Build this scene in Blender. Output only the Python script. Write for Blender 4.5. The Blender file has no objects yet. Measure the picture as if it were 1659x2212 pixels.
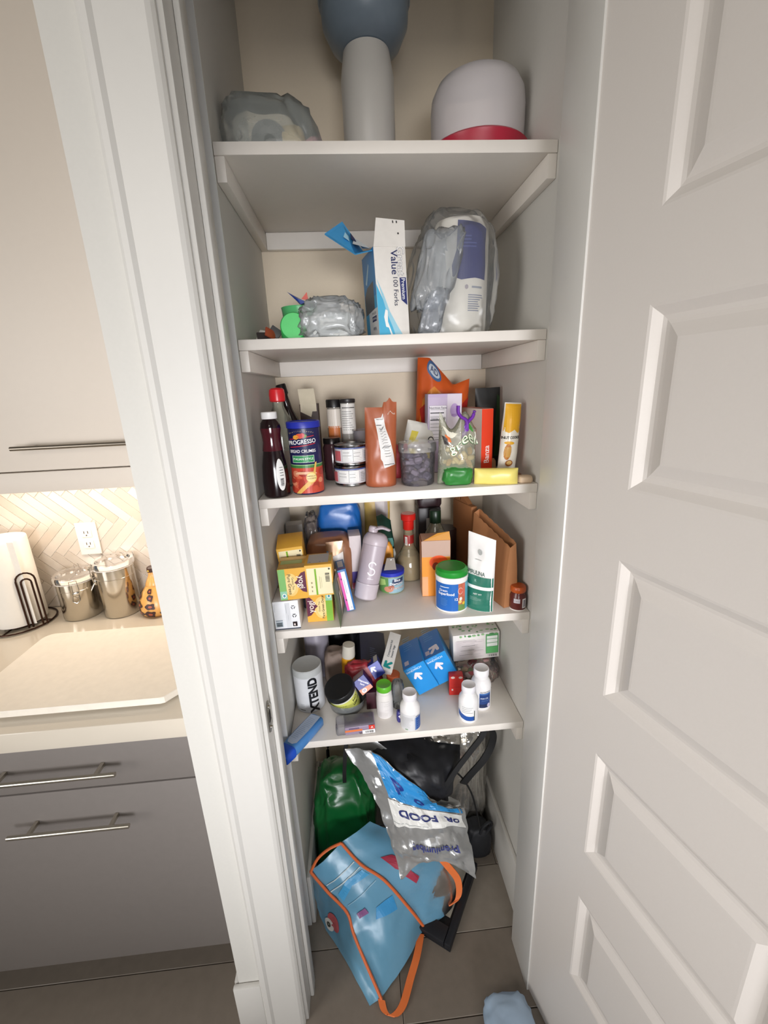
import bpy, bmesh, math, random
from mathutils import Vector, Matrix, Euler, noise
SC = bpy.context.scene
PI = math.pi
R = math.radians

# ---------------- camera ----------------
def camera():
    yaw, pitch, roll = 0.0667, 0.2833, 0.0435
    cy, sy = math.cos(yaw), math.sin(yaw)
    fw = Vector((sy*math.cos(pitch), cy*math.cos(pitch), -math.sin(pitch)))
    rt = Vector((cy, -sy, 0)); dn = fw.cross(rt)
    r1 = math.cos(roll)*rt + math.sin(roll)*dn
    d1 = -math.sin(roll)*rt + math.cos(roll)*dn
    cam = bpy.data.cameras.new('camera'); o = bpy.data.objects.new('camera', cam)
    cam.sensor_fit = 'HORIZONTAL'; cam.sensor_width = 36.0; cam.lens = 36*923.5/1659
    cam.clip_start = 0.01; cam.clip_end = 50
    m = Matrix((r1, -d1, -fw)).transposed().to_4x4()
    m.translation = Vector((0.2197, -0.95, 1.61))
    o.matrix_world = m
    SC.collection.objects.link(o); SC.camera = o
camera()

# ---------------- world, lights, exposure ----------------
SC.view_settings.view_transform = 'Standard'; SC.view_settings.look = 'None'
SC.view_settings.gamma = 1; SC.view_settings.use_curve_mapping = False
SC.view_settings.exposure = 0.12
W = bpy.data.worlds.new('world'); SC.world = W; W.use_nodes = True
bg = W.node_tree.nodes['Background']; bg.inputs[0].default_value = (0.95, 0.98, 1.0, 1); bg.inputs[1].default_value = 0.13
def area(name, loc, target, sx, sy, power, col, spread=180):
    l = bpy.data.lights.new(name, 'AREA'); l.shape = 'RECTANGLE'; l.size = sx; l.size_y = sy
    l.energy = power; l.color = col
    o = bpy.data.objects.new(name, l); o.location = loc
    o.rotation_euler = (Vector(target)-Vector(loc)).to_track_quat('-Z', 'Y').to_euler()
    l.spread = R(spread)
    SC.collection.objects.link(o); return o
area('ceiling_lamp_light', (-0.2, -2.4, 2.68), (0.2, -0.3, 0.9), 1.2, 0.8, 17, (1.0, 0.93, 0.84))
area('fill_light_left', (-2.0, -1.9, 1.35), (0.6, -0.3, 1.0), 1.2, 1.2, 15, (1.0, 0.96, 0.92), 120)  # added fill from the left to brighten the door face, not a known lamp
area('front_fill_light', (0.45, -3.3, 1.25), (0.32, 0.2, 1.05), 1.1, 0.8, 7.5, (0.97, 0.97, 1.0), 46)  # added fill behind the camera, spread narrowed to keep the top compartment dimmer
area('under_cabinet_light', (-0.62, 0.36, 1.375), (-0.62, 0.40, 0.9), 0.8, 0.05, 1.9, (1.0, 0.85, 0.70))

# ---------------- materials ----------------
def lin(c):
    return c/12.92 if c <= 0.04045 else ((c+0.055)/1.055)**2.4
def rgb(h):
    return tuple(lin(int(h[i:i+2], 16)/255) for i in (0, 2, 4)) + (1,)
MC = {}
def M(h, rough=.5, metal=0., bump=0., scale=60., var=.06, spec=.5, trans=0., sss=0.):
    key = (h, rough, metal, bump, scale, var, spec, trans)
    if key in MC: return MC[key]
    m = bpy.data.materials.new('mat_'+h); m.use_nodes = True
    nt = m.node_tree; b = nt.nodes['Principled BSDF']
    b.inputs['Roughness'].default_value = rough; b.inputs['Metallic'].default_value = metal
    b.inputs['Specular IOR Level'].default_value = spec
    b.inputs['Transmission Weight'].default_value = trans
    tc = nt.nodes.new('ShaderNodeTexCoord'); nz = nt.nodes.new('ShaderNodeTexNoise')
    nz.inputs['Scale'].default_value = scale; nz.inputs['Detail'].default_value = 3
    nt.links.new(tc.outputs['Object'], nz.inputs['Vector'])
    mx = nt.nodes.new('ShaderNodeMix'); mx.data_type = 'RGBA'
    c = rgb(h)
    mx.inputs[6].default_value = tuple(x*(1-var) for x in c[:3])+(1,)
    mx.inputs[7].default_value = tuple(min(1, x*(1+var)) for x in c[:3])+(1,)
    nt.links.new(nz.outputs['Fac'], mx.inputs[0]); nt.links.new(mx.outputs[2], b.inputs['Base Color'])
    if bump:
        bp = nt.nodes.new('ShaderNodeBump'); bp.inputs['Strength'].default_value = bump; bp.inputs['Distance'].default_value = .002
        nt.links.new(nz.outputs['Fac'], bp.inputs['Height']); nt.links.new(bp.outputs[0], b.inputs['Normal'])
    MC[key] = m; return m
def CLR(h, opac=.25, rough=.15, bump=.4, scale=25.):
    """thin clear plastic film / translucent plastic"""
    key = ('clr', h, opac, rough, bump)
    if key in MC: return MC[key]
    m = bpy.data.materials.new('film_'+h); m.use_nodes = True
    nt = m.node_tree; b = nt.nodes['Principled BSDF']; out = nt.nodes['Material Output']
    b.inputs['Base Color'].default_value = rgb(h); b.inputs['Roughness'].default_value = rough
    tr = nt.nodes.new('ShaderNodeBsdfTransparent'); c = rgb(h)
    tr.inputs[0].default_value = tuple(.75+.25*x for x in c[:3])+(1,)
    mix = nt.nodes.new('ShaderNodeMixShader'); mix.inputs[0].default_value = opac
    fr = nt.nodes.new('ShaderNodeFresnel'); fr.inputs[0].default_value = 1.4
    gl = nt.nodes.new('ShaderNodeBsdfGlossy'); gl.inputs['Roughness'].default_value = rough
    mix2 = nt.nodes.new('ShaderNodeMixShader')
    nt.links.new(tr.outputs[0], mix.inputs[1]); nt.links.new(b.outputs[0], mix.inputs[2])
    nt.links.new(fr.outputs[0], mix2.inputs[0]); nt.links.new(mix.outputs[0], mix2.inputs[1]); nt.links.new(gl.outputs[0], mix2.inputs[2])
    nt.links.new(mix2.outputs[0], out.inputs[0])
    if bump:
        nz = nt.nodes.new('ShaderNodeTexNoise'); nz.inputs['Scale'].default_value = scale; nz.inputs['Detail'].default_value = 4
        tc = nt.nodes.new('ShaderNodeTexCoord'); nt.links.new(tc.outputs['Object'], nz.inputs['Vector'])
        bp = nt.nodes.new('ShaderNodeBump'); bp.inputs['Strength'].default_value = bump; bp.inputs['Distance'].default_value = .01
        nt.links.new(nz.outputs['Fac'], bp.inputs['Height']); nt.links.new(bp.outputs[0], b.inputs['Normal']); nt.links.new(bp.outputs[0], fr.inputs['Normal']); nt.links.new(bp.outputs[0], gl.inputs['Normal'])
    MC[key] = m; return m

# ---------------- object helpers ----------------
def thing(name, label, cat, loc=(0, 0, 0), rot=(0, 0, 0), group=None):
    o = bpy.data.objects.new(name, None); SC.collection.objects.link(o)
    o.empty_display_size = .02; o.rotation_mode = 'YXZ'
    o.location = loc; o.rotation_euler = tuple(R(a) for a in rot)
    o['label'] = label; o['category'] = cat
    if group: o['group'] = group
    return o
def link(name, me, parent=None, smooth=False, label=None):
    if smooth:
        for p in me.polygons: p.use_smooth = True
        me.set_sharp_from_angle(angle=R(38))
    o = bpy.data.objects.new(name, me); SC.collection.objects.link(o)
    if parent: o.parent = parent
    if label: o['label'] = label
    return o
def mesh(name, V, F, mats, parent=None, idx=None, smooth=False, label=None):
    me = bpy.data.meshes.new(name); me.from_pydata([tuple(v) for v in V], [], F)
    for m in (mats if isinstance(mats, (list, tuple)) else [mats]): me.materials.append(m)
    if idx: me.polygons.foreach_set('material_index', idx)
    me.update()
    return link(name, me, parent, smooth, label)
def struct(o): o['kind'] = 'structure'; return o
def box(name, lo, hi, mat, parent=None, bev=0., label=None, segs=2, rot=None):
    bm = bmesh.new(); bmesh.ops.create_cube(bm, size=1)
    c = [(a+b)/2 for a, b in zip(lo, hi)]; s = [abs(b-a) for a, b in zip(lo, hi)]
    for v in bm.verts: v.co = Vector((v.co.x*s[0], v.co.y*s[1], v.co.z*s[2]))
    if bev: bmesh.ops.bevel(bm, geom=bm.edges[:], offset=min(bev, min(s)*.45), segments=segs, affect='EDGES', profile=.5)
    if rot: bmesh.ops.rotate(bm, verts=bm.verts, matrix=Euler([R(a) for a in rot]).to_matrix())
    bmesh.ops.translate(bm, verts=bm.verts, vec=c)
    me = bpy.data.meshes.new(name); bm.to_mesh(me); bm.free(); me.materials.append(mat)
    return link(name, me, parent, bool(bev), label)
def lathe(name, prof, mat, parent=None, n=36, label=None, c=(0, 0), sx=1., sy=1., axis='z'):
    V = []; F = []
    for r, z in prof:
        for i in range(n):
            a = 2*PI*i/n; V.append((c[0]+r*sx*math.cos(a), c[1]+r*sy*math.sin(a), z))
    k = len(prof)
    for j in range(k-1):
        for i in range(n):
            i2 = (i+1) % n; F.append((j*n+i, j*n+i2, (j+1)*n+i2, (j+1)*n+i))
    if prof[0][0] > 1e-5: F.append(tuple(range(n-1, -1, -1)))
    if prof[-1][0] > 1e-5: F.append(tuple((k-1)*n+i for i in range(n)))
    o = mesh(name, V, F, mat, parent, smooth=True, label=label)
    return o
def tube(name, pts, r, mat, parent=None, n=8, closed=False, label=None, flat=None):
    pts = [Vector(p) for p in pts]; V = []; F = []; k = len(pts)
    up = Vector((.03, .02, 1))
    for i, p in enumerate(pts):
        a = pts[(i-1) % k] if (closed or i) else p; b = pts[(i+1) % k] if (closed or i < k-1) else p
        t = (b-a).normalized(); x = t.cross(up)
        if x.length < .05: x = t.cross(Vector((1, 0, 0)))
        x.normalize(); y = x.cross(t).normalized()
        for j in range(n):
            an = 2*PI*j/n; V.append(p+x*math.cos(an)*r+y*math.sin(an)*(flat or r))
    for i in range(k if closed else k-1):
        for j in range(n):
            j2 = (j+1) % n; i2 = (i+1) % k; F.append((i*n+j, i*n+j2, i2*n+j2, i2*n+j))
    if not closed: F.append(tuple(range(n-1, -1, -1))); F.append(tuple((k-1)*n+j for j in range(n)))
    return mesh(name, V, F, mat, parent, smooth=True, label=label)
def strap(name, pts, side, w, th, mat, parent=None, label=None):
    """flat ribbon along pts, width w along the direction `side`"""
    V = []; F = []; s = Vector(side).normalized()*w/2; k = len(pts)
    P = [Vector(p) for p in pts]
    for i, p in enumerate(P):
        t = (P[min(i+1, k-1)]-P[max(i-1, 0)]).normalized(); nn = t.cross(s).normalized()*th/2
        V += [p-s-nn, p+s-nn, p+s+nn, p-s+nn]
    for i in range(k-1):
        for j in range(4): F.append((i*4+j, i*4+(j+1) % 4, i*4+4+(j+1) % 4, i*4+4+j))
    F += [(3, 2, 1, 0), tuple((k-1)*4+j for j in range(4))]
    return mesh(name, V, F, mat, parent, smooth=True, label=label)
def arcpts(P, n=6):
    """smooth a polyline (Catmull-Rom)"""
    P = [Vector(p) for p in P]; out = []
    for i in range(len(P)-1):
        p0, p1, p2, p3 = P[max(i-1, 0)], P[i], P[i+1], P[min(i+2, len(P)-1)]
        for k in range(n):
            t = k/n
            out.append(.5*((2*p1)+(p2-p0)*t+(2*p0-5*p1+4*p2-p3)*t*t+(3*p1-p0-3*p2+p3)*t**3))
    out.append(P[-1]); return out
def crumple(name, dims, mat, parent=None, seed=0, amp=.22, sub=4, freq=2.2, loc=(0, 0, 0), boxy=.6, pinch=0., label=None, lean=(0, 0)):
    """irregular bag-like lump, flat underneath, standing on z = loc.z"""
    bm = bmesh.new(); bmesh.ops.create_icosphere(bm, subdivisions=sub, radius=1)
    off = Vector((seed*7.3, seed*3.1, seed*1.7))
    for v in bm.verts:
        d = v.co.normalized()
        n1 = abs(noise.noise(d*freq+off)); n2 = abs(noise.noise(d*freq*2.3+off*2)); n3 = noise.noise(d*freq*.6+off)
        f = 1+amp*(.5-1.6*n1-.7*n2+.5*n3)
        p = Vector([math.copysign(abs(c)**boxy, c) for c in d])*f
        if pinch and p.z > 0: q = max(0., 1-pinch*p.z); p.x *= q; p.y *= q
        p.z = max(p.z, -.85)
        h = (p.z+.85)/1.85
        v.co = Vector((p.x*dims[0]/2+loc[0]+lean[0]*h, p.y*dims[1]/2+loc[1]+lean[1]*h, loc[2]+h*dims[2]))
    me = bpy.data.meshes.new(name); bm.to_mesh(me); bm.free(); me.materials.append(mat)
    for p in me.polygons: p.use_smooth = True
    o = bpy.data.objects.new(name, me); SC.collection.objects.link(o)
    if parent: o.parent = parent
    if label: o['label'] = label
    return o
def pouch(name, w, h, d, mat, parent, seed=1, pillow=False, wr=.003, top=None, label=None, loc=(0, 0, 0), taper=0.):
    """flexible bag, front towards -y; returns its front surface S(u,v,off)"""
    def t(u, v):
        x = min(1, abs(2*u/w)); s = v/h
        a = math.sqrt(max(0, 1-x**2.4))
        b = math.sin(PI*min(max(s, 0), 1))**.55 if pillow else max(0, 1-s**1.7)*(1 if s > .02 else .93)
        return d/2*a*b
    def S(u, v, off=0.):
        tt = t(u, v)
        nn = noise.noise(Vector((u*38+seed*5, v*30, seed*3.3)))*wr*min(1, tt/(.2*d)+.15)
        hv = v+(top(u/w)*(v/h)**2 if top else 0)
        return Vector((u*(1-taper*v/h)+loc[0], -(tt+nn+off)+loc[1], hv+loc[2]))
    def B(u, v):
        tt = t(u, v); nn = noise.noise(Vector((u*38-seed*5, v*30, -seed*3.3)))*wr*min(1, tt/(.2*d)+.15)
        hv = v+(top(u/w)*(v/h)**2 if top else 0)
        return Vector((u*(1-taper*v/h)+loc[0], tt+nn+loc[1]+.0006, hv+loc[2]))
    nu, nv = 22, 26; V = []; F = []
    for fn in (S, B):
        for j in range(nv+1):
            for i in range(nu+1): V.append(fn(-w/2+w*i/nu, h*j/nv))
    q = (nu+1)*(nv+1); g = lambda k, i, j: k*q+j*(nu+1)+i
    for j in range(nv):
        for i in range(nu):
            F.append((g(0, i, j), g(0, i+1, j), g(0, i+1, j+1), g(0, i, j+1)))
            F.append((g(1, i, j+1), g(1, i+1, j+1), g(1, i+1, j), g(1, i, j)))
    for i in range(nu):
        F.append((g(0, i+1, 0), g(0, i, 0), g(1, i, 0), g(1, i+1, 0))); F.append((g(0, i, nv), g(0, i+1, nv), g(1, i+1, nv), g(1, i, nv)))
    for j in range(nv):
        F.append((g(0, 0, j), g(0, 0, j+1), g(1, 0, j+1), g(1, 0, j))); F.append((g(0, nu, j+1), g(0, nu, j), g(1, nu, j), g(1, nu, j+1)))
    mesh(name, V, F, mat, parent, smooth=True, label=label)
    return S

# ---------------- flat print (lettering, patches) laid on a surface ----------------
TC = {}
def text_geo(s, bold):
    k = (s, bold)
    if k in TC: return TC[k]
    c = bpy.data.curves.new('lettering', 'FONT'); c.body = s; c.size = 1; c.align_x = 'CENTER'; c.align_y = 'CENTER'
    c.resolution_u = 3; c.offset = bold; c.fill_mode = 'FRONT' if hasattr(c, 'fill_mode') else c.fill_mode
    o = bpy.data.objects.new('lettering', c); me = bpy.data.meshes.new_from_object(o)
    V = [v.co.copy() for v in me.vertices]; F = [tuple(p.vertices) for p in me.polygons]
    bpy.data.objects.remove(o); bpy.data.curves.remove(c); bpy.data.meshes.remove(me)
    TC[k] = (V, F); return TC[k]
def rect(h, u0, v0, u1, v1): return ('r', h, u0, v0, u1, v1)
def txt(h, s, u, v, size, rot=0., bold=.0, sq=1.): return ('t', h, s, u, v, size, rot, bold, sq)
def poly(h, pts): return ('p', h, pts)
def ell(h, u, v, a, b, n=20): return ('p', h, [(u+a*math.cos(2*PI*i/n), v+b*math.sin(2*PI*i/n)) for i in range(n)])
def nutri(u0, v0, u1, v1, n=8, bg='eeeeec', fg='222222', head=None, seed=0):
    L = [rect(fg, u0-.0004, v0-.0004, u1+.0004, v1+.0004), rect(bg, u0, v0, u1, v1)]
    w, h = u1-u0, v1-v0; rr = random.Random(seed)
    for i in range(n):
        v = v1-h*(i+1.2)/(n+1.2)
        L.append(rect(fg if i in (1, 3) else '8a8a8a', u0+w*.05, v, u0+w*rr.uniform(.55, .95), v+(h*.03 if i in (1, 3) else h*.012)))
    if head: L.append(txt(fg, head, (u0+u1)/2, v1-h*.06, min(h*.11, w*.17), 0, .02))
    return L
def lines(h, u0, v0, u1, v1, n, seed=0, fill=.4):
    rr = random.Random(seed); L = []; st = (v1-v0)/n
    for i in range(n): L.append(rect(h, u0, v0+i*st, u0+(u1-u0)*rr.uniform(.6, 1), v0+i*st+st*fill))
    return L
def barcode(u0, v0, u1, v1, bgc='f0f0f0', seed=3, vertical=False):
    L = [rect(bgc, u0, v0, u1, v1)]; rr = random.Random(seed); t = .08
    while t < .9:
        w = rr.choice((.02, .04, .06))
        if vertical: L.append(rect('1a1a1a', u0+(u1-u0)*.1, v0+(v1-v0)*t, u1-(u1-u0)*.1, v0+(v1-v0)*(t+w)))
        else: L.append(rect('1a1a1a', u0+(u1-u0)*t, v0+(v1-v0)*.1, u0+(u1-u0)*(t+w), v1-(v1-v0)*.1))
        t += w+rr.choice((.03, .05))
    return L
def arrow_logo(h, u, v, s, rot=0.):
    """rounded three-stroke up-arrow mark"""
    L = []; ca, sa = math.cos(R(rot)), math.sin(R(rot))
    def cap(x0, y0, x1, y1, r):
        d = math.atan2(y1-y0, x1-x0); P = []
        for i in range(9): a = d+PI/2+PI*i/8; P.append((x0+r*math.cos(a), y0+r*math.sin(a)))
        for i in range(9): a = d-PI/2+PI*i/8; P.append((x1+r*math.cos(a), y1+r*math.sin(a)))
        return poly(h, [(u+s*(ca*x-sa*y), v+s*(sa*x+ca*y)) for x, y in P])
    L.append(cap(0, -.5, 0, .4, .15)); L.append(cap(0, .42, -.42, 0, .15)); L.append(cap(0, .42, .42, 0, .15))
    return L
def prt(S, items, parent, name='printed_label', eps=.00035, step=.006, rough=.4, mats=None):
    V = []; F = []; I = []; cols = []
    def ci(h):
        if h not in cols: cols.append(h)
        return cols.index(h)
    for k, it in enumerate(items):
        off = eps+k*eps*.22; c = ci(it[1])
        if it[0] == 'r':
            u0, v0, u1, v1 = it[2:6]; nu = max(1, math.ceil(abs(u1-u0)/step)); nv = max(1, math.ceil(abs(v1-v0)/step/1.5)); b = len(V)
            for j in range(nv+1):
                for i in range(nu+1): V.append(S(u0+(u1-u0)*i/nu, v0+(v1-v0)*j/nv, off))
            for j in range(nv):
                for i in range(nu): F.append((b+j*(nu+1)+i, b+j*(nu+1)+i+1, b+(j+1)*(nu+1)+i+1, b+(j+1)*(nu+1)+i)); I.append(c)
        else:
            bm = bmesh.new()
            if it[0] == 't':
                _, _, s, u, v, size, rot, bold, sq = it; TV, TF = text_geo(s, bold*.3); ca, sa = math.cos(R(rot)), math.sin(R(rot))
                bv = [bm.verts.new((u+ca*p.x*size*sq-sa*p.y*size, v+sa*p.x*size*sq+ca*p.y*size, 0)) for p in TV]
                for f in TF:
                    try: bm.faces.new([bv[i] for i in f])
                    except ValueError: pass
            else:
                bm.faces.new([bm.verts.new((p[0], p[1], 0)) for p in it[2]])
            xs = [q.co.x for q in bm.verts]; ys = [q.co.y for q in bm.verts]
            for ax, lo, hi in ((0, min(xs), max(xs)), (1, min(ys), max(ys))):
                n = int((hi-lo)/step)
                if n > 60: n = 60
                for i in range(1, n+1):
                    c0_ = [0, 0, 0]; c0_[ax] = lo+(hi-lo)*i/(n+1); n0 = [0, 0, 0]; n0[ax] = 1
                    bmesh.ops.bisect_plane(bm, geom=bm.verts[:]+bm.edges[:]+bm.faces[:], plane_co=c0_, plane_no=n0, dist=1e-7)
            bmesh.ops.triangulate(bm, faces=[f for f in bm.faces if len(f.verts) > 4])
            bm.verts.index_update(); b = len(V)
            for q in bm.verts: V.append(S(q.co.x, q.co.y, off))
            for f in bm.faces: F.append(tuple(b+q.index for q in f.verts)); I.append(c)
            bm.free()
    return mesh(name, V, F, [M(h, rough, var=.03) for h in cols], parent, idx=I)
def Sfront(w, d, h): return lambda u, v, o=0.: Vector((u, -d/2-o, v))
def Sback(w, d, h): return lambda u, v, o=0.: Vector((-u, d/2+o, v))
def Stop(w, d, h): return lambda u, v, o=0.: Vector((u, v, h+o))
def Sleft(w, d, h): return lambda u, v, o=0.: Vector((-w/2-o, -u, v))
def Sright(w, d, h): return lambda u, v, o=0.: Vector((w/2+o, u, v))
def Scyl(r): return lambda u, v, o=0.: Vector(((r+o)*math.sin(u/r), -(r+o)*math.cos(u/r), v))
def Sprof(prof, sx=1., sy=1.):
    def f(u, v, o=0.):
        r = prof[-1][0]
        for (r0, z0), (r1, z1) in zip(prof, prof[1:]):
            if min(z0, z1) <= v <= max(z0, z1) and z1 != z0: r = r0+(r1-r0)*(v-z0)/(z1-z0); break
        rm = max(p[0] for p in prof)
        return Vector(((r+o)*sx*math.sin(u/rm), -(r+o)*sy*math.cos(u/rm), v))
    return f

# =====================================================================
# STRUCTURE
# =====================================================================
WP = M('d2d0ca', .75, bump=.08, scale=180, var=.02)
WB = M('e6d8c2', .75, bump=.08, scale=180, var=.02)      # painted wall
TR = M('d6d4cf', .38, var=.015)                            # semi-gloss trim paint
CW, CD = 0.648, 0.4244
def w_(name, lo, hi, mat=WP, bev=0.): return struct(box(name, lo, hi, mat, bev=bev))
V = []; pts = [(-.15, -.215), (0, -.215), (0, -.10), (-.06, -.10), (-.06, -.001), (0, -.001), (0, .60), (-.15, .60)]
for zz in (0, 2.75):
    for a, b in pts: V.append((a, b, zz))
F = [(7, 6, 5, 4), (7, 4, 3, 0), (3, 2, 1, 0), (8, 11, 12, 15), (12, 13, 14, 15), (8, 9, 10, 11)]+[(i, (i+1) % 8, 8+(i+1) % 8, 8+i) for i in range(8)]
struct(mesh('wall_left', V, F, WP))
w_('wall_right', (CW, -.10, 0), (CW+.12, .60, 2.75))
w_('wall_back', (0, CD, 0), (CW, CD+.1, 2.75), WB)
w_('wall_front', (.615, -.215, 0), (1.9, -.10, 2.75))
w_('wall_header', (0, -.215, 2.46), (.615, -.10, 2.75))
w_('wall_kitchen', (-1.9, .51, 0), (-.15, .60, 2.75))
w_('ceiling', (-2.2, -3.8, 2.75), (2.2, .6, 2.82))
fl = struct(box('floor', (-2.2, -3.8, -.04), (2.2, .6, -.006), M('6e665d', .8)))
# floor planks
rr = random.Random(5)
pm = [M(c, .42, bump=.15, scale=35, var=.12) for c in ('877d72', '7f756a', '8c8378', '7b7268')]
y = -1.15; row = 0
while y < .45:
    x = -1.3+(row % 3)*-.37
    while x < 1.0:
        x1 = x+1.15
        a, b = max(x, -1.3), min(x1, 1.0)
        if b-a > .05:
            box('plank', (a+.001, y+.001, -.006), (b-.001, y+.179, 0), rr.choice(pm), fl, bev=.0012, segs=1)
        x = x1
    y += .18; row += 1
# door casing, jambs, stops
def casing(name, x0, x1, sgn):
    """profiled casing on the room face; inner edge is x1 (left casing) """
    prof = [(0, 0), (0, .016), (.006, .022), (.014, .022), (.02, .018), (.078, .013), (.084, .010), (.088, .006), (.088, 0)]
    wdt = abs(x1-x0); V = []; F = []
    for z in (0, 2.55):
        for a, t in prof: V.append((x0+sgn*a*wdt/.088, -.215-t, z))
    n = len(prof)
    for i in range(n): j = (i+1) % n; F.append((i, j, n+j, n+i) if sgn > 0 else (n+i, n+j, j, i))
    F.append(tuple(range(n))[::-1]); F.append(tuple(range(n, 2*n)))
    return struct(mesh(name, V, F, TR))
casing('trim_1', -.093, .002, 1)
casing('trim_2', .70, .622, -1)
w_('trim_3', (0, -.214, 0), (.010, -.10, 2.45), TR, .0015)          # left jamb
w_('trim_4', (.605, -.215, 0), (.615, -.10, 2.45), TR, .001)      # right jamb
w_('trim_5', (.010, -.170, 0), (.020, -.135, 2.44), TR, .003)       # stop left
w_('trim_6', (0, -.215, 2.445), (.615, -.10, 2.46), TR)
w_('trim_7', (-.10, -.235, 2.46), (.72, -.215, 2.55), TR, .003)
# baseboards
def bboard(name, lo, hi): return w_(name, lo, hi, TR, .004)
bboard('baseboard_left', (-.162, -.229, 0), (-.094, -.2155, .185))
bboard('baseboard_corner', (-.162, -.2145, 0), (-.1505, -.10, .185))
bboard('baseboard_right', (CW-.013, -.10, 0), (CW, CD, .20))
bboard('baseboard_back', (.014, CD-.013, 0), (CW-.014, CD, .20))
bboard('baseboard_inner_left', (0, .0, 0), (.013, CD, .20))
w_('trim_8', (-.059, -.004, 0), (.0, -.0012, 2.74), M('f2f3f4', .3, var=.01))  # cool light on this strip is put into its whiter colour
bboard('baseboard_front', (.705, -.228, 0), (1.9, -.2155, .185))

# latch strike plate on the left jamb
t = thing('strike_plate', 'brushed nickel strike plate let into the left door jamb', 'strike plate', (.0115, -.1935, .962))
ny = M('a8a49c', .3, 1.)
V = []; pts = [(-.013, -.03), (-.004, -.036), (.004, -.036), (.019, -.012), (.019, .014), (.004, .036), (-.004, .036), (-.013, .03)]
for xx in (0, .0016):
    for a, b in pts: V.append((xx, a, b))
n = len(pts); F = [tuple(range(n))[::-1], tuple(range(n, 2*n))]+[(i, (i+1) % n, n+(i+1) % n, n+i) for i in range(n)]
mesh('plate', V, F, ny, t)
box('latch_hole', (.0012, -.006, -.012), (.0022, .007, .012), M('2a2624', .7), t)
for zz in (-.025, .025): lathe('screw', [(0, .0), (.0035, 0), (.003, .001), (0, .001)], ny, t, 12).location = (.0016, -.001, zz)

# ---- open door with raised panels ----
def door():
    wd, th, H = .60, .035, 2.43
    root = bpy.data.objects.new('door_1', None); SC.collection.objects.link(root); root['kind'] = 'structure'
    root.location = (.606, -.204, .008); root.rotation_euler = (0, 0, math.atan2(-.97158, .23673))
    # local: X along the leaf away from hinge, face seen by the camera is local -Y side ... (normal (-.97,-.24))
    m = M('d8d2cc', .35, bump=.06, scale=260, var=.015)
    zs = [(.30, .552), (.677, .929), (1.056, 1.318), (1.434, 1.696), (1.812, 2.072), (2.19, 2.34)]
    x0, x1 = .138, wd-.138
    V = []; F = []
    def q(a, b, c, d):
        i = len(V); V.extend([a, b, c, d]); F.append((i, i+1, i+2, i+3))
    yf = 0.
    def face(xa, za, xb, zb, y=yf): q((xa, y, za), (xb, y, za), (xb, y, zb), (xa, y, zb))
    face(0, 0, x0, H); face(x1, 0, wd, H); pz = 0
    for a, b in zs: face(x0, pz, x1, a); pz = b
    face(x0, pz, x1, H)
    T = th
    q((0, T, 0), (0, T, H), (wd, T, H), (wd, T, 0)); q((0, 0, 0), (0, 0, H), (0, T, H), (0, T, 0))
    q((wd, 0, 0), (wd, T, 0), (wd, T, H), (wd, 0, H)); q((0, 0, 0), (0, T, 0), (wd, T, 0), (wd, 0, 0)); q((0, 0, H), (wd, 0, H), (wd, T, H), (0, T, H))
    leaf = mesh('leaf', V, F, m, root)
    prof = [(0, 0), (.004, .001), (.016, .0085), (.022, .0095), (.028, .0085), (.046, .002), (.05, .0018)]
    for a, b in zs:
        V2 = []; F2 = []
        for ins, dp in prof:
            V2 += [(x0+ins, dp, a+ins), (x1-ins, dp, a+ins), (x1-ins, dp, b-ins), (x0+ins, dp, b-ins)]
        for k in range(len(prof)-1):
            for i in range(4): j = (i+1) % 4; F2.append((k*4+i, k*4+j, k*4+4+j, k*4+4+i))
        k = (len(prof)-1)*4; F2.append((k, k+1, k+2, k+3))
        mesh('panel', V2, F2, m, root)
    for z in (.25, 1.2, 2.15):
        tube('hinge', [(-.004, th+.005, z-.045), (-.004, th+.005, z+.045)], .005, M('b8b4aa', .35, 1.), root, 10)
door()

# ---- shelves with cleats ----
ZS = [2.050, 1.715, 1.379, 1.042, .7006]
names = ['topmost', 'second', 'third', 'fourth', 'lowest']
SH = M('e8e2da', .42, var=.02)
for i, z in enumerate(ZS):
    t = thing('closet_shelf', 'white painted pantry shelf board, %s of the five counted from above' % names[i], 'shelf', (CW/2, .21, z), group=None)
    box('board', (-CW/2+.001, -.21, -.021), (CW/2-.001, CD-.21-.001, 0), SH, t, .0012)
    c0 = -.021-.042
    box('cleat', (-CW/2+.0005, -.208, c0), (-CW/2+.019, CD-.212, -.0212), SH, t, .0015)
    box('cleat', (CW/2-.019, -.208, c0), (CW/2-.0005, CD-.212, -.0212), SH, t, .0015)
    box('cleat', (-CW/2+.0195, CD-.212-.019, c0), (CW/2-.0195, CD-.212-.0005, -.0212), SH, t, .0015)

# =====================================================================
# KITCHEN SIDE
# =====================================================================
cream = M('ded4c8', .5, var=.015); greyc = M('7d7773', .5, bump=.05, var=.04)
steel = M('c8c2b6', .28, 1.)
t = thing('upper_cabinet', 'cream flat-fronted upper cabinet with a slim bar handle', 'cabinet', (-.70, .35, 1.39))
box('body', (-.70, -.15, 0), (.549, .158, 1.35), cream, t, .001)
box('door', (-.095, -.17, .055), (.547, -.152, 1.34), cream, t, .002)
h = tube('handle', [(.098, -.20, .115), (.40, -.20, .115)], .0055, M('8f877c', .35, 1.), t, 10)
for xx in (.14, .36): tube('handle_post', [(xx, -.20, .115), (xx, -.171, .115)], .004, M('8f877c', .35, 1.), h, 8)
box('light_rail', (-.70, -.17, 0), (.547, -.152, .052), cream, t, .002)
em = bpy.data.materials.new('lamp_strip'); em.use_nodes = True
e_ = em.node_tree.nodes.new('ShaderNodeEmission'); e_.inputs[0].default_value = (1, .82, .58, 1); e_.inputs[1].default_value = 3
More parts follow.
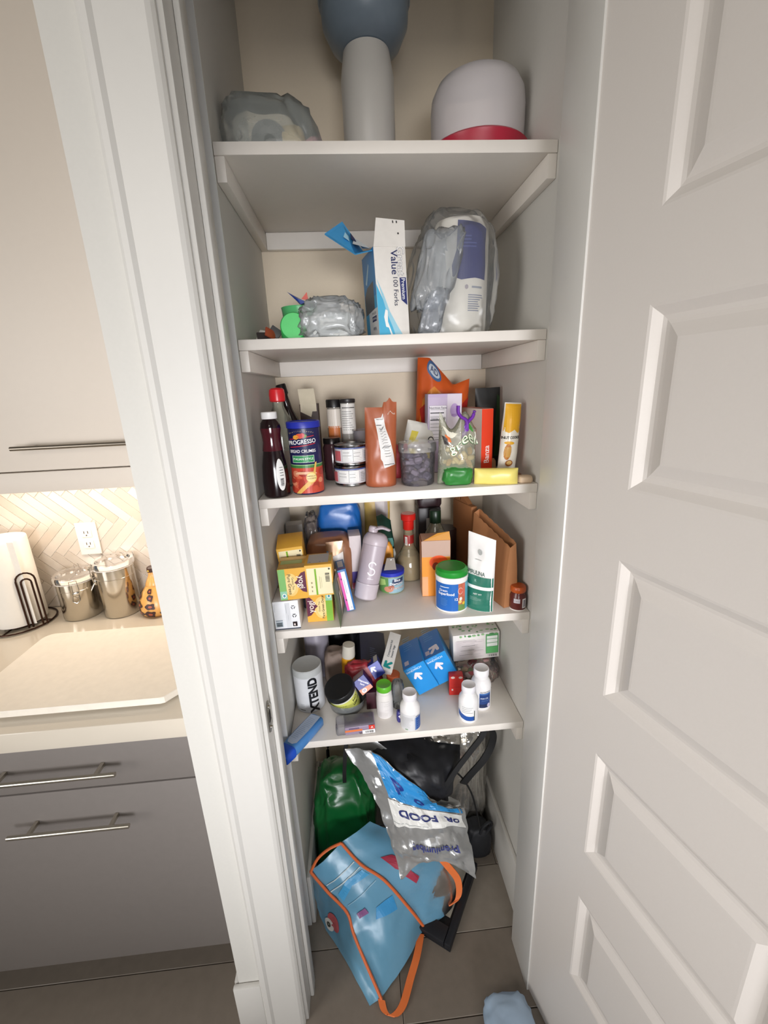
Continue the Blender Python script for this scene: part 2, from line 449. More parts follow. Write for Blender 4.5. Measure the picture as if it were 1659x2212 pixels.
em.node_tree.links.new(e_.outputs[0], em.node_tree.nodes['Material Output'].inputs[0])
box('light_strip', (-.35, .0, -.010), (.45, .03, -.0005), em, t, label='lit warm strip lamp')

t = thing('base_cabinet', 'dark grey base cabinet with two bar-handled drawers', 'cabinet', (-.70, .2, 0))
box('body', (-.75, -.27, .10), (.548, .305, .855), greyc, t, .001)
box('toe_kick', (-.75, -.21, .001), (.548, .30, .0995), M('3c3836', .6), t)
for z0, z1, hz, hx0, hx1 in ((.717, .850, .783, .02, .33), (.115, .7125, .627, .052, .33)):
    d = box('drawer', (-.72, -.291, z0), (.546, -.2705, z1), greyc, t, .0015)
    h = tube('handle', [(hx0, -.327, hz), (hx1, -.327, hz)], .0055, steel, d, 10)
    for xx in (hx0+.045, hx1-.045): box('handle_post', (xx-.004, -.327, hz-.004), (xx+.004, -.292, hz+.004), steel, d)
t = thing('countertop', 'pale beige quartz worktop with polished front edge', 'countertop', (-.7, .2, .857))
box('slab', (-.75, -.315, 0), (.548, .309, .053), M('d8cfc0', .12, var=.03, scale=12), t, .004)
t = thing('cutting_board', 'large white cutting board lying on the beige worktop', 'cutting board', (-.4825, .1025, .9105))
pts = []
for cx_, cy_, a0 in ((.225, .14, 0), (-.2275, .14, 90), (-.2275, -.1425, 180)):
    for q in range(7): pts.append((cx_+.03*math.cos(R(a0+15*q)), cy_+.03*math.sin(R(a0+15*q))))
pts += [(.215, -.1725), (.225, -.1695), (.252, -.137), (.255, -.13)]
V = []; rings = [(0, .008), (.0, .022), (.0015, .024)]; n = len(pts)
for ins, z in rings:
    for a, b in pts: V.append((a*(1-ins*4), b*(1-ins*5), z))
F = [tuple(range(n))[::-1], tuple(range(2*n, 3*n))]
for k in (0, 1):
    for i in range(n): j = (i+1) % n; F.append((k*n+i, k*n+j, k*n+n+j, k*n+n+i))
mesh('board', V, F, M('efe8dc', .45), t)
for a in (-.22, .22):
    for b in (-.13, .13): lathe('rubber_foot', [(.008, 0), (.008, .0079)], M('77736c', .8), t, 14, c=(a, b))

# herringbone backsplash tiles (pieces of the kitchen wall)
kw = bpy.data.objects['wall_kitchen']
def clip(P, axis, val, keep):
    out = []
    for i in range(len(P)):
        a, b = P[i], P[(i+1) % len(P)]; ia = (a[axis]-val)*keep >= 0; ib = (b[axis]-val)*keep >= 0
        if ia: out.append(a)
        if ia != ib: s = (val-a[axis])/(b[axis]-a[axis]); out.append((a[0]+s*(b[0]-a[0]), a[1]+s*(b[1]-a[1])))
    return out
grout = box('grout', (-1.30, .5085, .911), (-.151, .5099, 1.389), M('efe8de', .8), kw)
tm = [M(c, .16, var=.05, scale=18) for c in ('c8bdb0', 'cec4b8', 'c2b6a8', 'd3cabf')]
Wt, nt_ = .030, 5; rr = random.Random(2); c45 = math.cos(PI/4)
ox, oz = -.881, 1.308-.0
for k in range(-40, 41):
    for m_ in range(-6, 7):
        for kind in (0, 1):
            if kind == 0: r0 = (k+2*nt_*m_, k, nt_, 1)
            else: r0 = (k-1+2*nt_*m_, k, 1, nt_)
            g = .0009/Wt
            P = [(r0[0]+g, r0[1]+g), (r0[0]+r0[2]-g, r0[1]+g), (r0[0]+r0[2]-g, r0[1]+r0[3]-g), (r0[0]+g, r0[1]+r0[3]-g)]
            P = [((a+b)*c45*Wt+ox, (b-a)*c45*Wt+oz) for a, b in P]
            cx = sum(p[0] for p in P)/4
            if cx < -1.4 or cx > 0: continue
            for ax, val, keep in ((0, -1.30, 1), (0, -.152, -1), (1, .912, 1), (1, 1.388, -1)):
                if P: P = clip(P, ax, val, keep)
            if len(P) < 3: continue
            ar = abs(sum(P[i][0]*P[(i+1) % len(P)][1]-P[(i+1) % len(P)][0]*P[i][1] for i in range(len(P))))/2
            if ar < 2e-5: continue
            n = len(P); dp = rr.uniform(.0022, .0028)
            ccx = sum(p[0] for p in P)/n; ccz = sum(p[1] for p in P)/n
            V = [(a, .5085, b) for a, b in P]+[(a, .5085-dp*.7, b) for a, b in P]+[(ccx+(a-ccx)*.985, .5085-dp, ccz+(b-ccz)*.985) for a, b in P]
            F = []
            for i in range(n):
                j = (i+1) % n; F += [(i, j, n+j, n+i), (n+i, n+j, 2*n+j, 2*n+i)]
            F.append(tuple(range(2*n, 3*n)))
            o = mesh('tile', V, F, rr.choice(tm), kw)

# outlet
t = thing('wall_outlet', 'white duplex power outlet on the herringbone backsplash', 'outlet', (-.697, .505, 1.158))
pl = M('f0e8dc', .35)
box('cover_plate', (-.034, -.006, -.057), (.034, .0, .057), pl, t, .002)
for zz in (-.02, .02):
    f = box('socket', (-.017, -.009, zz-.014), (.017, -.0062, zz+.014), pl, t, .005, segs=3)
    for xx in (-.006, .006): box('slot', (xx-.0011, -.0096, zz-.001), (xx+.0011, -.0091, zz+.008), M('4a3a30', .8), f)
    lathe('ground_hole', [(.0022, 0), (.0022, .0008)], M('4a3a30', .8), f, 10).matrix_local = Matrix.Translation((0, -.009, zz-.007)) @ Matrix.Rotation(PI/2, 4, 'X')

# paper towel roll + holder
t = thing('paper_towel_roll', 'white embossed paper towel roll standing in a dark wire holder', 'paper towels', (-.905, .405, .925))
ppt = M('f4efe6', .9, bump=.5, scale=55, var=.02)
lathe('paper', [(.021, 0), (.069, 0), (.0705, .004), (.0705, .276), (.069, .28), (.021, .28)], ppt, t, 48)
lathe('cardboard_tube', [(.0185, .0005), (.0205, .0005), (.0205, .2795), (.0185, .2795), (.0185, .0005)], M('b5793f', .8), t, 24)
box('loose_sheet', (.055, -.043, .001), (.0745, -.0415, .279), ppt, t)
t = thing('paper_towel_holder', 'dark bronze wire paper towel holder with looped side arm', 'paper towel holder', (-.905, .405, .9105))
br = M('3a241a', .35, .8)
tube('base_ring', [(.092*math.cos(a*PI/16), .092*math.sin(a*PI/16), .005) for a in range(32)], .003, br, t, 8, closed=True)
tube('base_ring', [(.05*math.cos(a*PI/12), .05*math.sin(a*PI/12), .005) for a in range(24)], .0025, br, t, 8, closed=True)
tube('base_wire', [(-.09, 0, .005), (.09, 0, .005)], .0025, br, t); tube('base_wire', [(0, -.09, .005), (0, .09, .005)], .0025, br, t)
tube('center_rod', [(0, 0, .005), (0, 0, .30)], .003, br, t)
for rad, hh in ((.024, .19), (.013, .17)):
    P = [(0, -rad, .006)]+[(0, -rad, hh-rad)]+[(0, -rad*math.cos(a*PI/8), hh-rad+rad*math.sin(a*PI/8)) for a in range(1, 8)]+[(0, rad, hh-rad), (0, rad, .006)]
    o = tube('side_arm', P, .0028, br, t, 8); o.location = (.086*math.cos(R(-28)), .086*math.sin(R(-28)), 0); o.rotation_euler = (0, 0, R(-62))

# canisters
def canister(loc, r, h, label, rz):
    t = thing('canister', label, 'canister', loc, (0, 0, rz), 'clamp-lid canisters on the worktop')
    st = M('c9c3b8', .16, 1., var=.02)
    lathe('body', [(0, 0), (r*.96, 0), (r, .004), (r, h*.80), (r*1.012, h*.805), (r*1.012, h*.815), (r, h*.82), (r, h), (r*.97, h), (r*.97, .01), (0, .01)], st, t, 48)
    gl = CLR('efe8e2', .06, .1, 0)
    lid = lathe('lid', [(0, h+.014), (r*.85, h+.014), (r*.9, h+.022), (r*1.06, h+.024), (r*1.1, h+.018), (r*1.1, h+.006), (r*1.02, h+.001), (0, h+.001)], gl, t, 48)
    lathe('gasket', [(r*1.0, h+.0005), (r*1.045, h+.0005), (r*1.045, h+.004), (r*1.0, h+.004)], M('f2ece4', .6), lid, 40)
    tube('finger_ring', [(.007*math.cos(a*PI/8), r*1.08, h+.028+.007*math.sin(a*PI/8)) for a in range(16)], .0014, gl, lid, 6, closed=True)
    c = box('clamp_plate', (-.010, -r-.004, h*.70), (.010, -r, h*.80), st, t, .001)
    y0 = -r-.005
    tube('bail_wire', [(-.010, y0, h*.75), (-.012, y0-.006, h*.9), (-.010, y0-.004, h+.016), (.010, y0-.004, h+.016), (.012, y0-.006, h*.9), (.010, y0, h*.75)], .0013, st, c, 6)
    tube('latch_wire', [(-.008, y0, h*.74), (-.010, y0-.012, h*.62), (0, y0-.015, h*.56), (.010, y0-.012, h*.62), (.008, y0, h*.74)], .0013, st, c, 6)
canister((-.730, .440, .9105), .058, .128, 'shorter of the two steel canisters, clear clamp lid, on the beige worktop', 25)
canister((-.598, .437, .9105), .057, .168, 'taller of the two steel canisters, clear clamp lid, on the beige worktop', -60)
# leopard vase-shaped jar
t = thing('leopard_print_jar', 'small orange jar painted with dark leopard spots by the wall corner', 'jar', (-.470, .418, .9105))
pf = [(0, 0), (.046, 0), (.055, .008), (.058, .025), (.052, .055), (.038, .085), (.026, .10)]
lathe('body', pf, M('dba35a', .3), t, 40)
lid = lathe('lid', [(.0265, .1), (.027, .104), (.021, .118), (.016, .128), (.013, .135), (.013, .146), (0, .147)], M('dba35a', .3), t, 32)
lathe('knob', [(.0145, .1465), (.0145, .160), (.010, .164), (0, .164)], M('3b221c', .3), lid, 24)
lathe('bead', [(0, -.004), (.004, 0), (0, .004)], M('c79a4a', .3, .8), lid, 12).location = (-.004, -.0155, .153)
S = Sprof(pf); L = []; rr = random.Random(8)
for row, z in enumerate((.016, .043, .070, .09)):
    for k in range(8-row):
        u = -.18+.36*(k+.5*(row % 2))/(8-row)+rr.uniform(-.004, .004); a = rr.uniform(.0165, .0195)*(1-.15*row); b = rr.uniform(.0115, .0135)*(1-.12*row)
        ph = rr.random()*6
        L.append(poly('3e2426', [(u+a*(1+.22*math.sin(3*q*PI/10+ph))*math.cos(q*PI/10), z+b*(1+.22*math.sin(4*q*PI/10+ph))*math.sin(q*PI/10)) for q in range(20)]))
        L.append(ell('a8553a', u, z, a*.42, b*.38, 10))
prt(S, L, t, 'spots', eps=.0004)

# =====================================================================
# TOP SHELF
# =====================================================================
Z0, Z1, Z2, Z3, Z4 = [z+.0005 for z in ZS]
t = thing('cake_carrier', 'frosted domed cake carrier on a deep red base on the topmost shelf', 'cake carrier', (.545, .20, Z0))
lathe('base', [(0, 0), (.095, 0), (.106, .01), (.112, .055), (.114, .062), (.110, .066), (0, .064)], M('b3243c', .35), t, 48)
lathe('dome', [(.1, .0665), (.103, .07), (.104, .14), (.101, .165), (.09, .185), (.07, .197), (.03, .203), (0, .204)], CLR('f4eef0', .62, .45, .1), t, 48)
t = thing('drink_dispenser', 'tall whitish container with a big blue-grey bowl-shaped top, middle of the topmost shelf', 'container', (.305, .255, Z0))
lathe('body', [(0, 0), (.056, 0), (.060, .006), (.060, .23), (.052, .277), (0, .278)], CLR('e9e6e0', .72, .4, .1), t, 40)
lathe('bowl', [(0, .2785), (.055, .279), (.078, .294), (.094, .325), (.097, .365), (.095, .42), (.08, .44), (0, .445)], M('7c8b99', .35), t, 44)
tube('rim', [(.098*math.cos(a*PI/16), .098*math.sin(a*PI/16), .365) for a in range(32)], .003, M('8d9aa5', .3), t, 8, closed=True)
t = thing('grocery_bag', 'crumpled clear plastic bag slumped at the left end of the topmost shelf', 'bag', (.105, .13, Z0))
crumple('film', (.20, .17, .125), CLR('e4ebe7', .26, .3, .25), t, 4, .2, 4, 2.2, lean=(-.02, 0), pinch=.25)
t = thing('foil_roll', 'grey roll inside the clear bag on the topmost shelf', 'roll', (.085, .13, Z0+.0), (0, 0, 12))
o = lathe('roll', [(.012, 0), (.036, 0), (.036, .10), (.012, .10), (.012, 0)], M('6d6e6e', .4), t, 24); o.rotation_euler = (PI/2, 0, 0); o.location = (0, .05, .037)
t = thing('snack_packet', 'cream packet inside the clear bag on the topmost shelf', 'packet', (.135, .13, Z0))
crumple('packet', (.055, .09, .075), M('dcc7a0', .4), t, 6, .12, 3, lean=(.0, 0))
t = thing('snack_packet', 'pink packet at the right of the clear bag on the topmost shelf', 'packet', (.178, .14, Z0))
crumple('packet', (.045, .08, .06), M('cf9aa0', .4), t, 7, .12, 3)

# =====================================================================
# SECOND SHELF
# =====================================================================
t = thing('foam_plate_package', 'tall package of white foam plates with navy wrap label, second shelf', 'plates', (.497, .165, Z1), (0, 1, 0))
for k in range(13):
    r0 = .058
    lathe('foam_plate', [(0, .004+k*.0175), (r0*.75, .004+k*.0175), (r0, .016+k*.0175), (r0+.003, .0165+k*.0175), (r0*.99, .0195+k*.0175), (r0*.75, .0085+k*.0175), (0, .0085+k*.0175)], M('f1ede4', .6), t, 30)
pw = lathe('paper_wrap', [(.063, .0), (.0635, .002), (.0635, .236), (.058, .248), (.0, .249)], M('eee8dd', .55, bump=.1), t, 40)
S = lambda u, v, o=0.: Vector(((.0635+o)*math.sin(u/.0635), -(.0635+o)*math.cos(u/.0635), v))
prt(S, [poly('232a72', [(-.032, .128), (-.012, .120), (.02, .124), (.052, .122), (.054, .150), (.050, .19), (.053, .226), (.03, .232), (-.006, .236), (-.022, .238), (-.024, .18), (-.034, .15)])]
    + lines('4a5596', -.014, .185, .022, .212, 4, 2) + lines('8e92a4', .004, .055, .045, .092, 8, 4, .45) + [rect('a3a5b0', .012, .103, .040, .107), ell('b1a6ac', .0, .105, .004, .005, 10)], t, 'printed_label')
t = thing('clear_shopping_bag', 'clear plastic shopping bag bunched up around the foam plate package', 'bag', (.470, .165, Z1))
crumple('film', (.205, .20, .275), CLR('e6eaec', .09, .25, .2), t, 11, .12, 5, 1.8, pinch=.22, lean=(.015, 0))
crumple('film_fold', (.085, .05, .17), CLR('d4dae0', .28, .2, .3), t, 12, .28, 4, 2.2, loc=(-.062, -.075, .055), lean=(.045, .01))
crumple('film_fold', (.05, .035, .10), CLR('c9d0da', .26, .2, .3), t, 14, .28, 4, 2.2, loc=(-.068, -.085, .0), lean=(.03, .0))

t = thing('fork_box', 'open white and blue carton of plastic forks on the second shelf', 'box', (.318, .108, Z1+.002), (0, -2, 12))
wd, dp, hh = .070, .10, .176
wh = M('ece8e2', .45)
box('carton', (-wd/2, -dp/2, 0), (wd/2, dp/2, hh), wh, t, .0012)
S = Sfront(wd, dp, hh)
prt(S, [poly('4db4dc', [(-.035, 0), (.002, 0), (-.004, .02), (-.014, .045), (-.022, .075), (-.035, .105)]), poly('9fd3e6', [(.002, 0), (.02, 0), (.008, .02), (-.008, .05), (-.020, .085), (-.033, .115), (-.022, .075), (-.014, .045), (-.004, .02)]),
        poly('f6f6f4', [(-.019, .02), (-.013, .018), (-.008, .002), (-.004, .0015), (-.014, .03), (-.013, .052), (-.018, .055), (-.022, .04)]),
        txt('8d8a96', 'Great', .022, .148, .024, -90, .09), txt('f4f2ee', 'Great', .022, .148, .024, -90, .0), txt('1f2a5e', 'Value', .008, .145, .021, -90, .03),
        poly('1f2a6b', [(.018, .116), (.0325, .116), (.0325, .062), (.020, .072)]), txt('ffffff', 'Premium', .0255, .094, .0115, -90, .02), txt('30344c', '100 Forks', .008, .090, .0145, -90, .01)], t)
S = Sleft(wd, dp, hh)
prt(S, [rect('2f8fd0', -.049, .085, .049, .175), poly('49b0e0', [(-.049, .0), (.049, .0), (.049, .085), (-.049, .085)]), rect('e8e8e6', -.02, .0, .049, .06), poly('5d6168', [(-.045, .055), (.030, .060), (.030, .115), (-.02, .110), (-.045, .095)]),
        poly('bfe2f0', [(-.03, .12), (.0, .155), (.004, .15), (-.02, .115)]), rect('1f2a5e', .005, .035, .04, .046), txt('ffffff', 'Premium', .022, .0405, .009, 180), txt('3a3f55', '100 Forks', .022, .052, .008, 180), txt('1f2a5e', 'Value', .022, .020, .012, 180, .02)], t)
f = mesh('lid_flap', [(-.035, -.051, hh-.002), (.035, -.051, hh-.002), (.040, -.040, hh+.050), (-.022, -.040, hh+.054), (-.035, -.049, hh-.002), (.035, -.049, hh-.002), (.040, -.038, hh+.050), (-.022, -.038, hh+.054)],
         [(0, 1, 2, 3), (7, 6, 5, 4), (0, 4, 5, 1), (1, 5, 6, 2), (2, 6, 7, 3), (3, 7, 4, 0)], wh, t)
prt(lambda u, v, o=0.: Vector((u, -.051+.011*v/.052-o*2-.0003, hh-.002+v)), [ell('3a3636', .022, .026, .002, .002, 10), rect('3a3636', .012, .046, .0145, .051), rect('3a3636', .020, .046, .0225, .0505)], f, 'flap_marks')
f = mesh('side_flap', [(-.036, -.045, hh-.006), (-.072, -.040, hh-.012), (-.128, -.02, hh+.03), (-.082, .01, hh+.062), (-.036, .03, hh+.012),
                       (-.036, -.043, hh-.008), (-.072, -.038, hh-.014), (-.128, -.018, hh+.028), (-.082, .012, hh+.060), (-.036, .032, hh+.010)],
         [(0, 4, 3, 2, 1), (5, 6, 7, 8, 9), (0, 1, 6, 5), (1, 2, 7, 6), (2, 3, 8, 7), (3, 4, 9, 8), (4, 0, 5, 9)], M('3f97cf', .45), t)
def Sf(u, v, o=0.):
    a = Vector((-.036, -.045, hh-.006)); b = Vector((-.036, .03, hh+.012)); c = Vector((-.128, -.02, hh+.03)); d = Vector((-.082, .01, hh+.062)); e = Vector((-.072, -.040, hh-.012))
    x = a.lerp(b, v); y2 = e.lerp(d, v)*.5+c.lerp(d, v)*.5; n_ = (b-a).cross(e-a).normalized()
    if n_.y > 0: n_ = -n_
    return x.lerp(y2, u)+n_*(o*2+.001)
prt(Sf, [poly('dfe8ee', [(.05, .05), (.6, .1), (.45, .95), (.05, .95)]), rect('1f2a5e', .40, .45, .62, .95), rect('5a6a8c', .22, .4, .32, .9), poly('a8d8ee', [(.7, .2), (.9, .3), (.85, .6), (.72, .5)])], f, 'flap_print', step=1)

t = thing('clear_cutlery_bag', 'crumpled clear bag of plastic cutlery left of the fork carton', 'bag', (.190, .095, Z1))
crumple('film', (.135, .12, .085), CLR('e8ecee', .32, .2, .3), t, 21, .26, 5, 2.6)
crumple('contents', (.11, .10, .055), M('cfd2d0', .4), t, 22, .3, 4, 3.)
t = thing('crumpled_gray_wrap', 'ball of grey plastic wrap behind the clear cutlery bag', 'plastic wrap', (.165, .26, Z1))
crumple('wrap', (.10, .09, .115), CLR('d4d8d7', .4, .25, .3), t, 23, .3, 4, 2.6)
g1 = M('3fd069', .3)
t = thing('green_cup', 'bright green plastic cup lying with its base to the front, second shelf', 'cup', (.108, .072, Z1+.0305), (0, 0, 0))
o = lathe('cup', [(0, 0), (.027, 0), (.0295, .003), (.0375, .07), (.0385, .072), (.036, .070), (.026, .006), (0, .006)], g1, t, 36); o.rotation_euler = (-PI/2-.10, 0, 0); o.location = (0, 0, .001)
t = thing('green_cup', 'paler green cup standing behind the bright green one, second shelf', 'cup', (.112, .20, Z1))
lathe('cup', [(0, 0), (.033, 0), (.034, .004), (.043, .085), (.044, .088), (.041, .086), (.031, .006), (0, .006)], CLR('63d987', .75, .3, .1), t, 36)
t = thing('candy_wrapper', 'navy and red crumpled wrapper perched on the green cups', 'wrapper', (.118, .19, Z1+.089))
mesh('wrapper', [(-.028, -.03, .028), (-.005, -.036, .012), (.018, -.036, .004), (.002, -.034, -.0), (-.026, .0, .030), (.002, .0, .016), (.020, 0, .006), (.0, 0, .002)],
     [(0, 3, 2, 1), (4, 5, 6, 7), (0, 1, 5, 4), (1, 2, 6, 5), (2, 3, 7, 6), (3, 0, 4, 7)], M('23409a', .35), t)
mesh('red_corner', [(.004, -.03, .012), (.018, -.032, .026), (.020, -.03, .008), (.014, -.02, .018)], [(0, 2, 1), (0, 1, 3), (1, 2, 3), (0, 3, 2)], M('d8452c', .4), t)
t = thing('sauce_packets', 'small heap of dark and red sauce packets at left of the second shelf', 'packets', (.045, .11, Z1))
for k, (c, x, yy, rz, sz) in enumerate((('3c3434', -.008, -.01, 20, .03), ('d8d2ca', -.012, .012, -30, .034), ('a2492f', .006, -.006, 40, .026), ('4d4a4c', .016, .004, 10, .026))):
    o = box('packet', (-sz/2, -sz/2.4, 0), (sz/2, sz/2.4, .005), M(c, .4), t, .002, rot=(50+10*k, 12*k, 0)); o.location = (x, yy, .012+.0035*k); o.rotation_euler = (0, 0, R(rz))

# =====================================================================
# THIRD SHELF
# =====================================================================
# syrup bottle
t = thing('syrup_bottle', 'dark syrup bottle with white cap at the front left corner of the third shelf', 'bottle', (.040, .034, Z2))
pf = [(0, 0), (.026, 0), (.0295, .004), (.0300, .035), (.0275, .07), (.0225, .10), (.0195, .122), (.0205, .14), (.0225, .155), (.0205, .166), (.0145, .1735), (.0135, .178)]
lathe('bottle_body', pf, M('1c0d10', .12, var=.02), t, 40)
lathe('syrup_neck', [(.0228, .105), (.0198, .124), (.0209, .14), (.0228, .153), (.021, .163)], M('4a1720', .1), t, 40)
lathe('cap', [(.0165, .1745), (.0172, .176), (.0172, .188), (.016, .1895), (0, .1895)], M('efefee', .4), t, 32)
S = Sprof(pf)
prt(S, [poly('f0f0ee', [(.018+.011*math.sin(a*PI/12), .052+.036*math.cos(a*PI/12)) for a in range(24)])]+barcode(.014, .025, .024, .045, vertical=True)+[rect('555555', .015, .05+k*.006, .024, .0512+k*.006) for k in range(4)], t)
# red capped bottle
t = thing('vinegar_bottle', 'clear bottle with red cap behind the white-capped syrup bottle', 'bottle', (.043, .155, Z2))
lathe('glass', [(0, 0), (.031, 0), (.034, .005), (.034, .13), (.028, .165), (.016, .19), (.0135, .197), (.0135, .207)], CLR('c9cbb8', .30, .08, 0), t, 36)
lathe('liquid', [(0, .003), (.0305, .004), (.031, .09), (0, .09)], M('6b1d22', .2), t, 30)
lathe('cap', [(.0165, .2075), (.019, .21), (.0195, .224), (.018, .236), (.013, .240), (0, .241)], M('d8222a', .3), t, 30)
# dark bottle leaning
t = thing('dark_sauce_bottle', 'very dark glass bottle tilted left, neck beside the brown open carton', 'bottle', (.093, .245, Z2), (0, -12, 0))
lathe('glass', [(0, 0), (.022, 0), (.024, .004), (.024, .13), (.019, .16), (.012, .185), (.0105, .225), (.0125, .228), (.0125, .247), (0, .249)], M('1c0c10', .15), t, 32)
lathe('cap', [(.0138, .229), (.0138, .252), (.012, .255), (0, .255)], M('120c0f', .3), t, 24)
t = thing('brown_carton', 'dark brown carton with a torn cream top behind the breadcrumb can', 'carton', (.105, .30, Z2), (0, 0, 0))
box('carton', (-.024, -.02, 0), (.026, .03, .195), M('3f2b26', .5), t, .001)
mesh('torn_flap', [(-.022, -.021, .195), (-.022, -.022, .175), (-.002, -.022, .172), (.006, -.022, .160), (.010, -.022, .175), (.022, -.022, .175), (.022, -.021, .195), (.018, -.012, .236), (-.026, -.012, .236),
                   (-.022, -.0195, .195), (.022, -.0195, .195), (.018, -.0105, .236), (-.026, -.0105, .236)],
     [(0, 1, 2, 3), (0, 3, 4, 6), (4, 5, 6), (0, 6, 7, 8), (9, 12, 11, 10), (6, 10, 11, 7), (8, 12, 9, 0), (7, 11, 12, 8)], M('d6cbb2', .6), t)
prt(Sfront(.05, .04, .19), [rect('6d5f5a', -.020, .125, .022, .150), rect('c9bdae', -.018, .112, .021, .118), rect('8a7c74', -.018, .14, .02, .143)], t)
# breadcrumb canister
t = thing('breadcrumb_canister', 'blue breadcrumb canister with red meatball picture, front left of the third shelf', 'can', (.110, .058, Z2))
r = .0362
lathe('canister_body', [(0, 0), (r-.001, 0), (r, .0015), (r, .150)], M('1c2050', .35), t, 48)
lathe('lid', [(r+.0004, .1505), (r+.0022, .151), (r+.0022, .163), (r+.001, .165), (r-.003, .1652), (r-.004, .163), (0, .163)], M('2230a8', .4), t, 48)
S = Scyl(r); rr = random.Random(4)
L = [rect('c94a35', -.058, .003, .058, .062), rect('3f7d3e', -.058, .062, .058, .069), rect('a8cf8a', -.058, .068, .058, .0696)]
for k in range(26): L.append(ell(rr.choice(('a8382b', 'd8684c', 'e08a68', '8f2d26', 'c04a34')), rr.uniform(-.045, .05), rr.uniform(.010, .052), rr.uniform(.005, .010), rr.uniform(.004, .008), 12))
for k in range(7): L.append(poly('e8b490', [(-.012+k*.003+.012*math.cos(a*PI/6)*(1+.1*k), .048+.006*math.sin(a*PI/6)) for a in range(0, 8)][:7]))
L += [poly('e2b15e', [(-.026, .003), (-.014, .003), (.012, .026), (.022, .052), (.026, .075), (.022, .074), (.016, .050), (.004, .032)]), ell('e9c46c', .012, .040, .0115, .0125, 22), ell('f3dc9a', .012, .040, .0095, .0105, 22),
      txt('6a3520', "AMERICA'S", .012, .043, .0044, 0, .02), txt('6a3520', 'FAVORITE', .012, .0375, .0044, 0, .02),
      rect('e8efe6', -.027, .075, .021, .091), rect('2c8f53', -.0262, .0758, .0202, .0902), txt('ffffff', 'ITALIAN STYLE', -.003, .083, .0066, 0, .02),
      txt('f4f4f4', 'BREAD CRUMBS', -.003, .1005, .0098, 0, .025, .82),
      poly('c8283a', [(-.030, .109), (.0, .112), (.026, .116), (.026, .1175), (.0, .1138), (-.030, .1105)]), poly('c8283a', [(-.030, .127), (.0, .130), (.024, .1335), (.024, .135), (.0, .1316), (-.030, .1285)]),
      ell('d9532c', -.006, .1345, .008, .0055), ell('e2a03a', -.014, .132, .006, .005), ell('5a8f3a', .004, .1345, .005, .004), ell('c8343a', .000, .136, .005, .005),
      txt('ffffff', 'PROGRESSO', -.003, .121, .0132, 4, .035, .84)]
for k, ch in enumerate('Quality Foods'): a = (k-6)*.0042; L.append(txt('c9b58a', ch, -.003+a, .1455-abs(k-6)**2*.00012, .0045, -a*800, .01)) if ch != ' ' else None
prt(S, L, t, 'printed_label')
# jars behind
t = thing('seasoning_jar', 'clear seasoning jar with black lid and orange label behind the stacked cans', 'jar', (.176, .26, Z2))
lathe('glass', [(0, 0), (.019, 0), (.021, .003), (.021, .17), (.019, .182), (.019, .184)], CLR('d9d4cc', .35, .1, 0), t, 28)
lathe('lid', [(.0215, .1845), (.0215, .203), (.020, .205), (0, .205)], M('141214', .4), t, 28)
prt(Scyl(.021), [rect('d8cfc4', -.028, .13, .028, .18), rect('c2703c', -.022, .10, .014, .135)], t)
t = thing('tall_white_label_can', 'slim clear jar with white text label and dark rim behind the stacked cans', 'jar', (.213, .235, Z2))
lathe('jar_body', [(0, 0), (.019, 0), (.020, .003), (.020, .195)], CLR('c9c6c0', .5, .15, 0), t, 28)
lathe('lid', [(.0205, .1955), (.0212, .197), (.0212, .204), (.0195, .2055), (0, .2055)], M('2a2728', .4), t, 28)
prt(Scyl(.020), [rect('e2dfda', -.022, .115, .026, .193)]+lines('8c8a88', -.018, .125, .018, .178, 9, 6, .25)+[rect('2a2a2a', -.016, .182, .02, .184)], t)
t = thing('small_dark_jar', 'small dark glass jar between the breadcrumb canister and the cans', 'jar', (.166, .19, Z2))
lathe('glass', [(0, 0), (.022, 0), (.024, .004), (.024, .085), (.020, .095)], M('3b2327', .15), t, 28)
lathe('lid', [(.0225, .0955), (.0228, .108), (.0215, .110), (0, .110)], M('2f2b2a', .3, .8), t, 28)
t = thing('plastic_deli_tub', 'empty clear deli tub behind the two stacked cans', 'tub', (.262, .22, Z2))
lathe('tub', [(0, 0), (.034, 0), (.040, .12), (.042, .124), (.040, .124), (.038, .12)], CLR('c2bcc4', .45, .2, .2), t, 32)
def stacked_can(z, label, seed, rz, x, y0):
    t = thing('tuna_can', label, 'can', (x, y0, z), (0, 0, rz), 'stacked low cans on the third shelf')
    r = .040; mt = M('9d9c9c', .25, 1.)
    lathe('can_body', [(0, .001), (.036, .001), (.0385, 0), (.041, .002), (.041, .004), (r, .006), (r, .0445), (.041, .0465), (.041, .049), (.0385, .050), (.0375, .047), (0, .047)], mt, t, 44)
    S = Scyl(.0402)
    prt(S, [rect('d9d6da', -.085, .007, .085, .0435), rect('4a5a94', -.085, .0405, .085, .0437)]+nutri(-.026, .010, .000, .039, 7, seed=seed)+nutri(.001, .010, .026, .039, 6, seed=seed+1)+lines('999999', .029, .012, .045, .036, 6, seed)+[rect('c9656a', -.05, .012, -.030, .036)], t)
stacked_can(Z2, 'lower of the two stacked silver cans with nutrition labels, third shelf', 3, -8, .212, .1195)
stacked_can(Z2+.051, 'upper of the two stacked silver cans with nutrition labels, third shelf', 9, 6, .215, .1215)
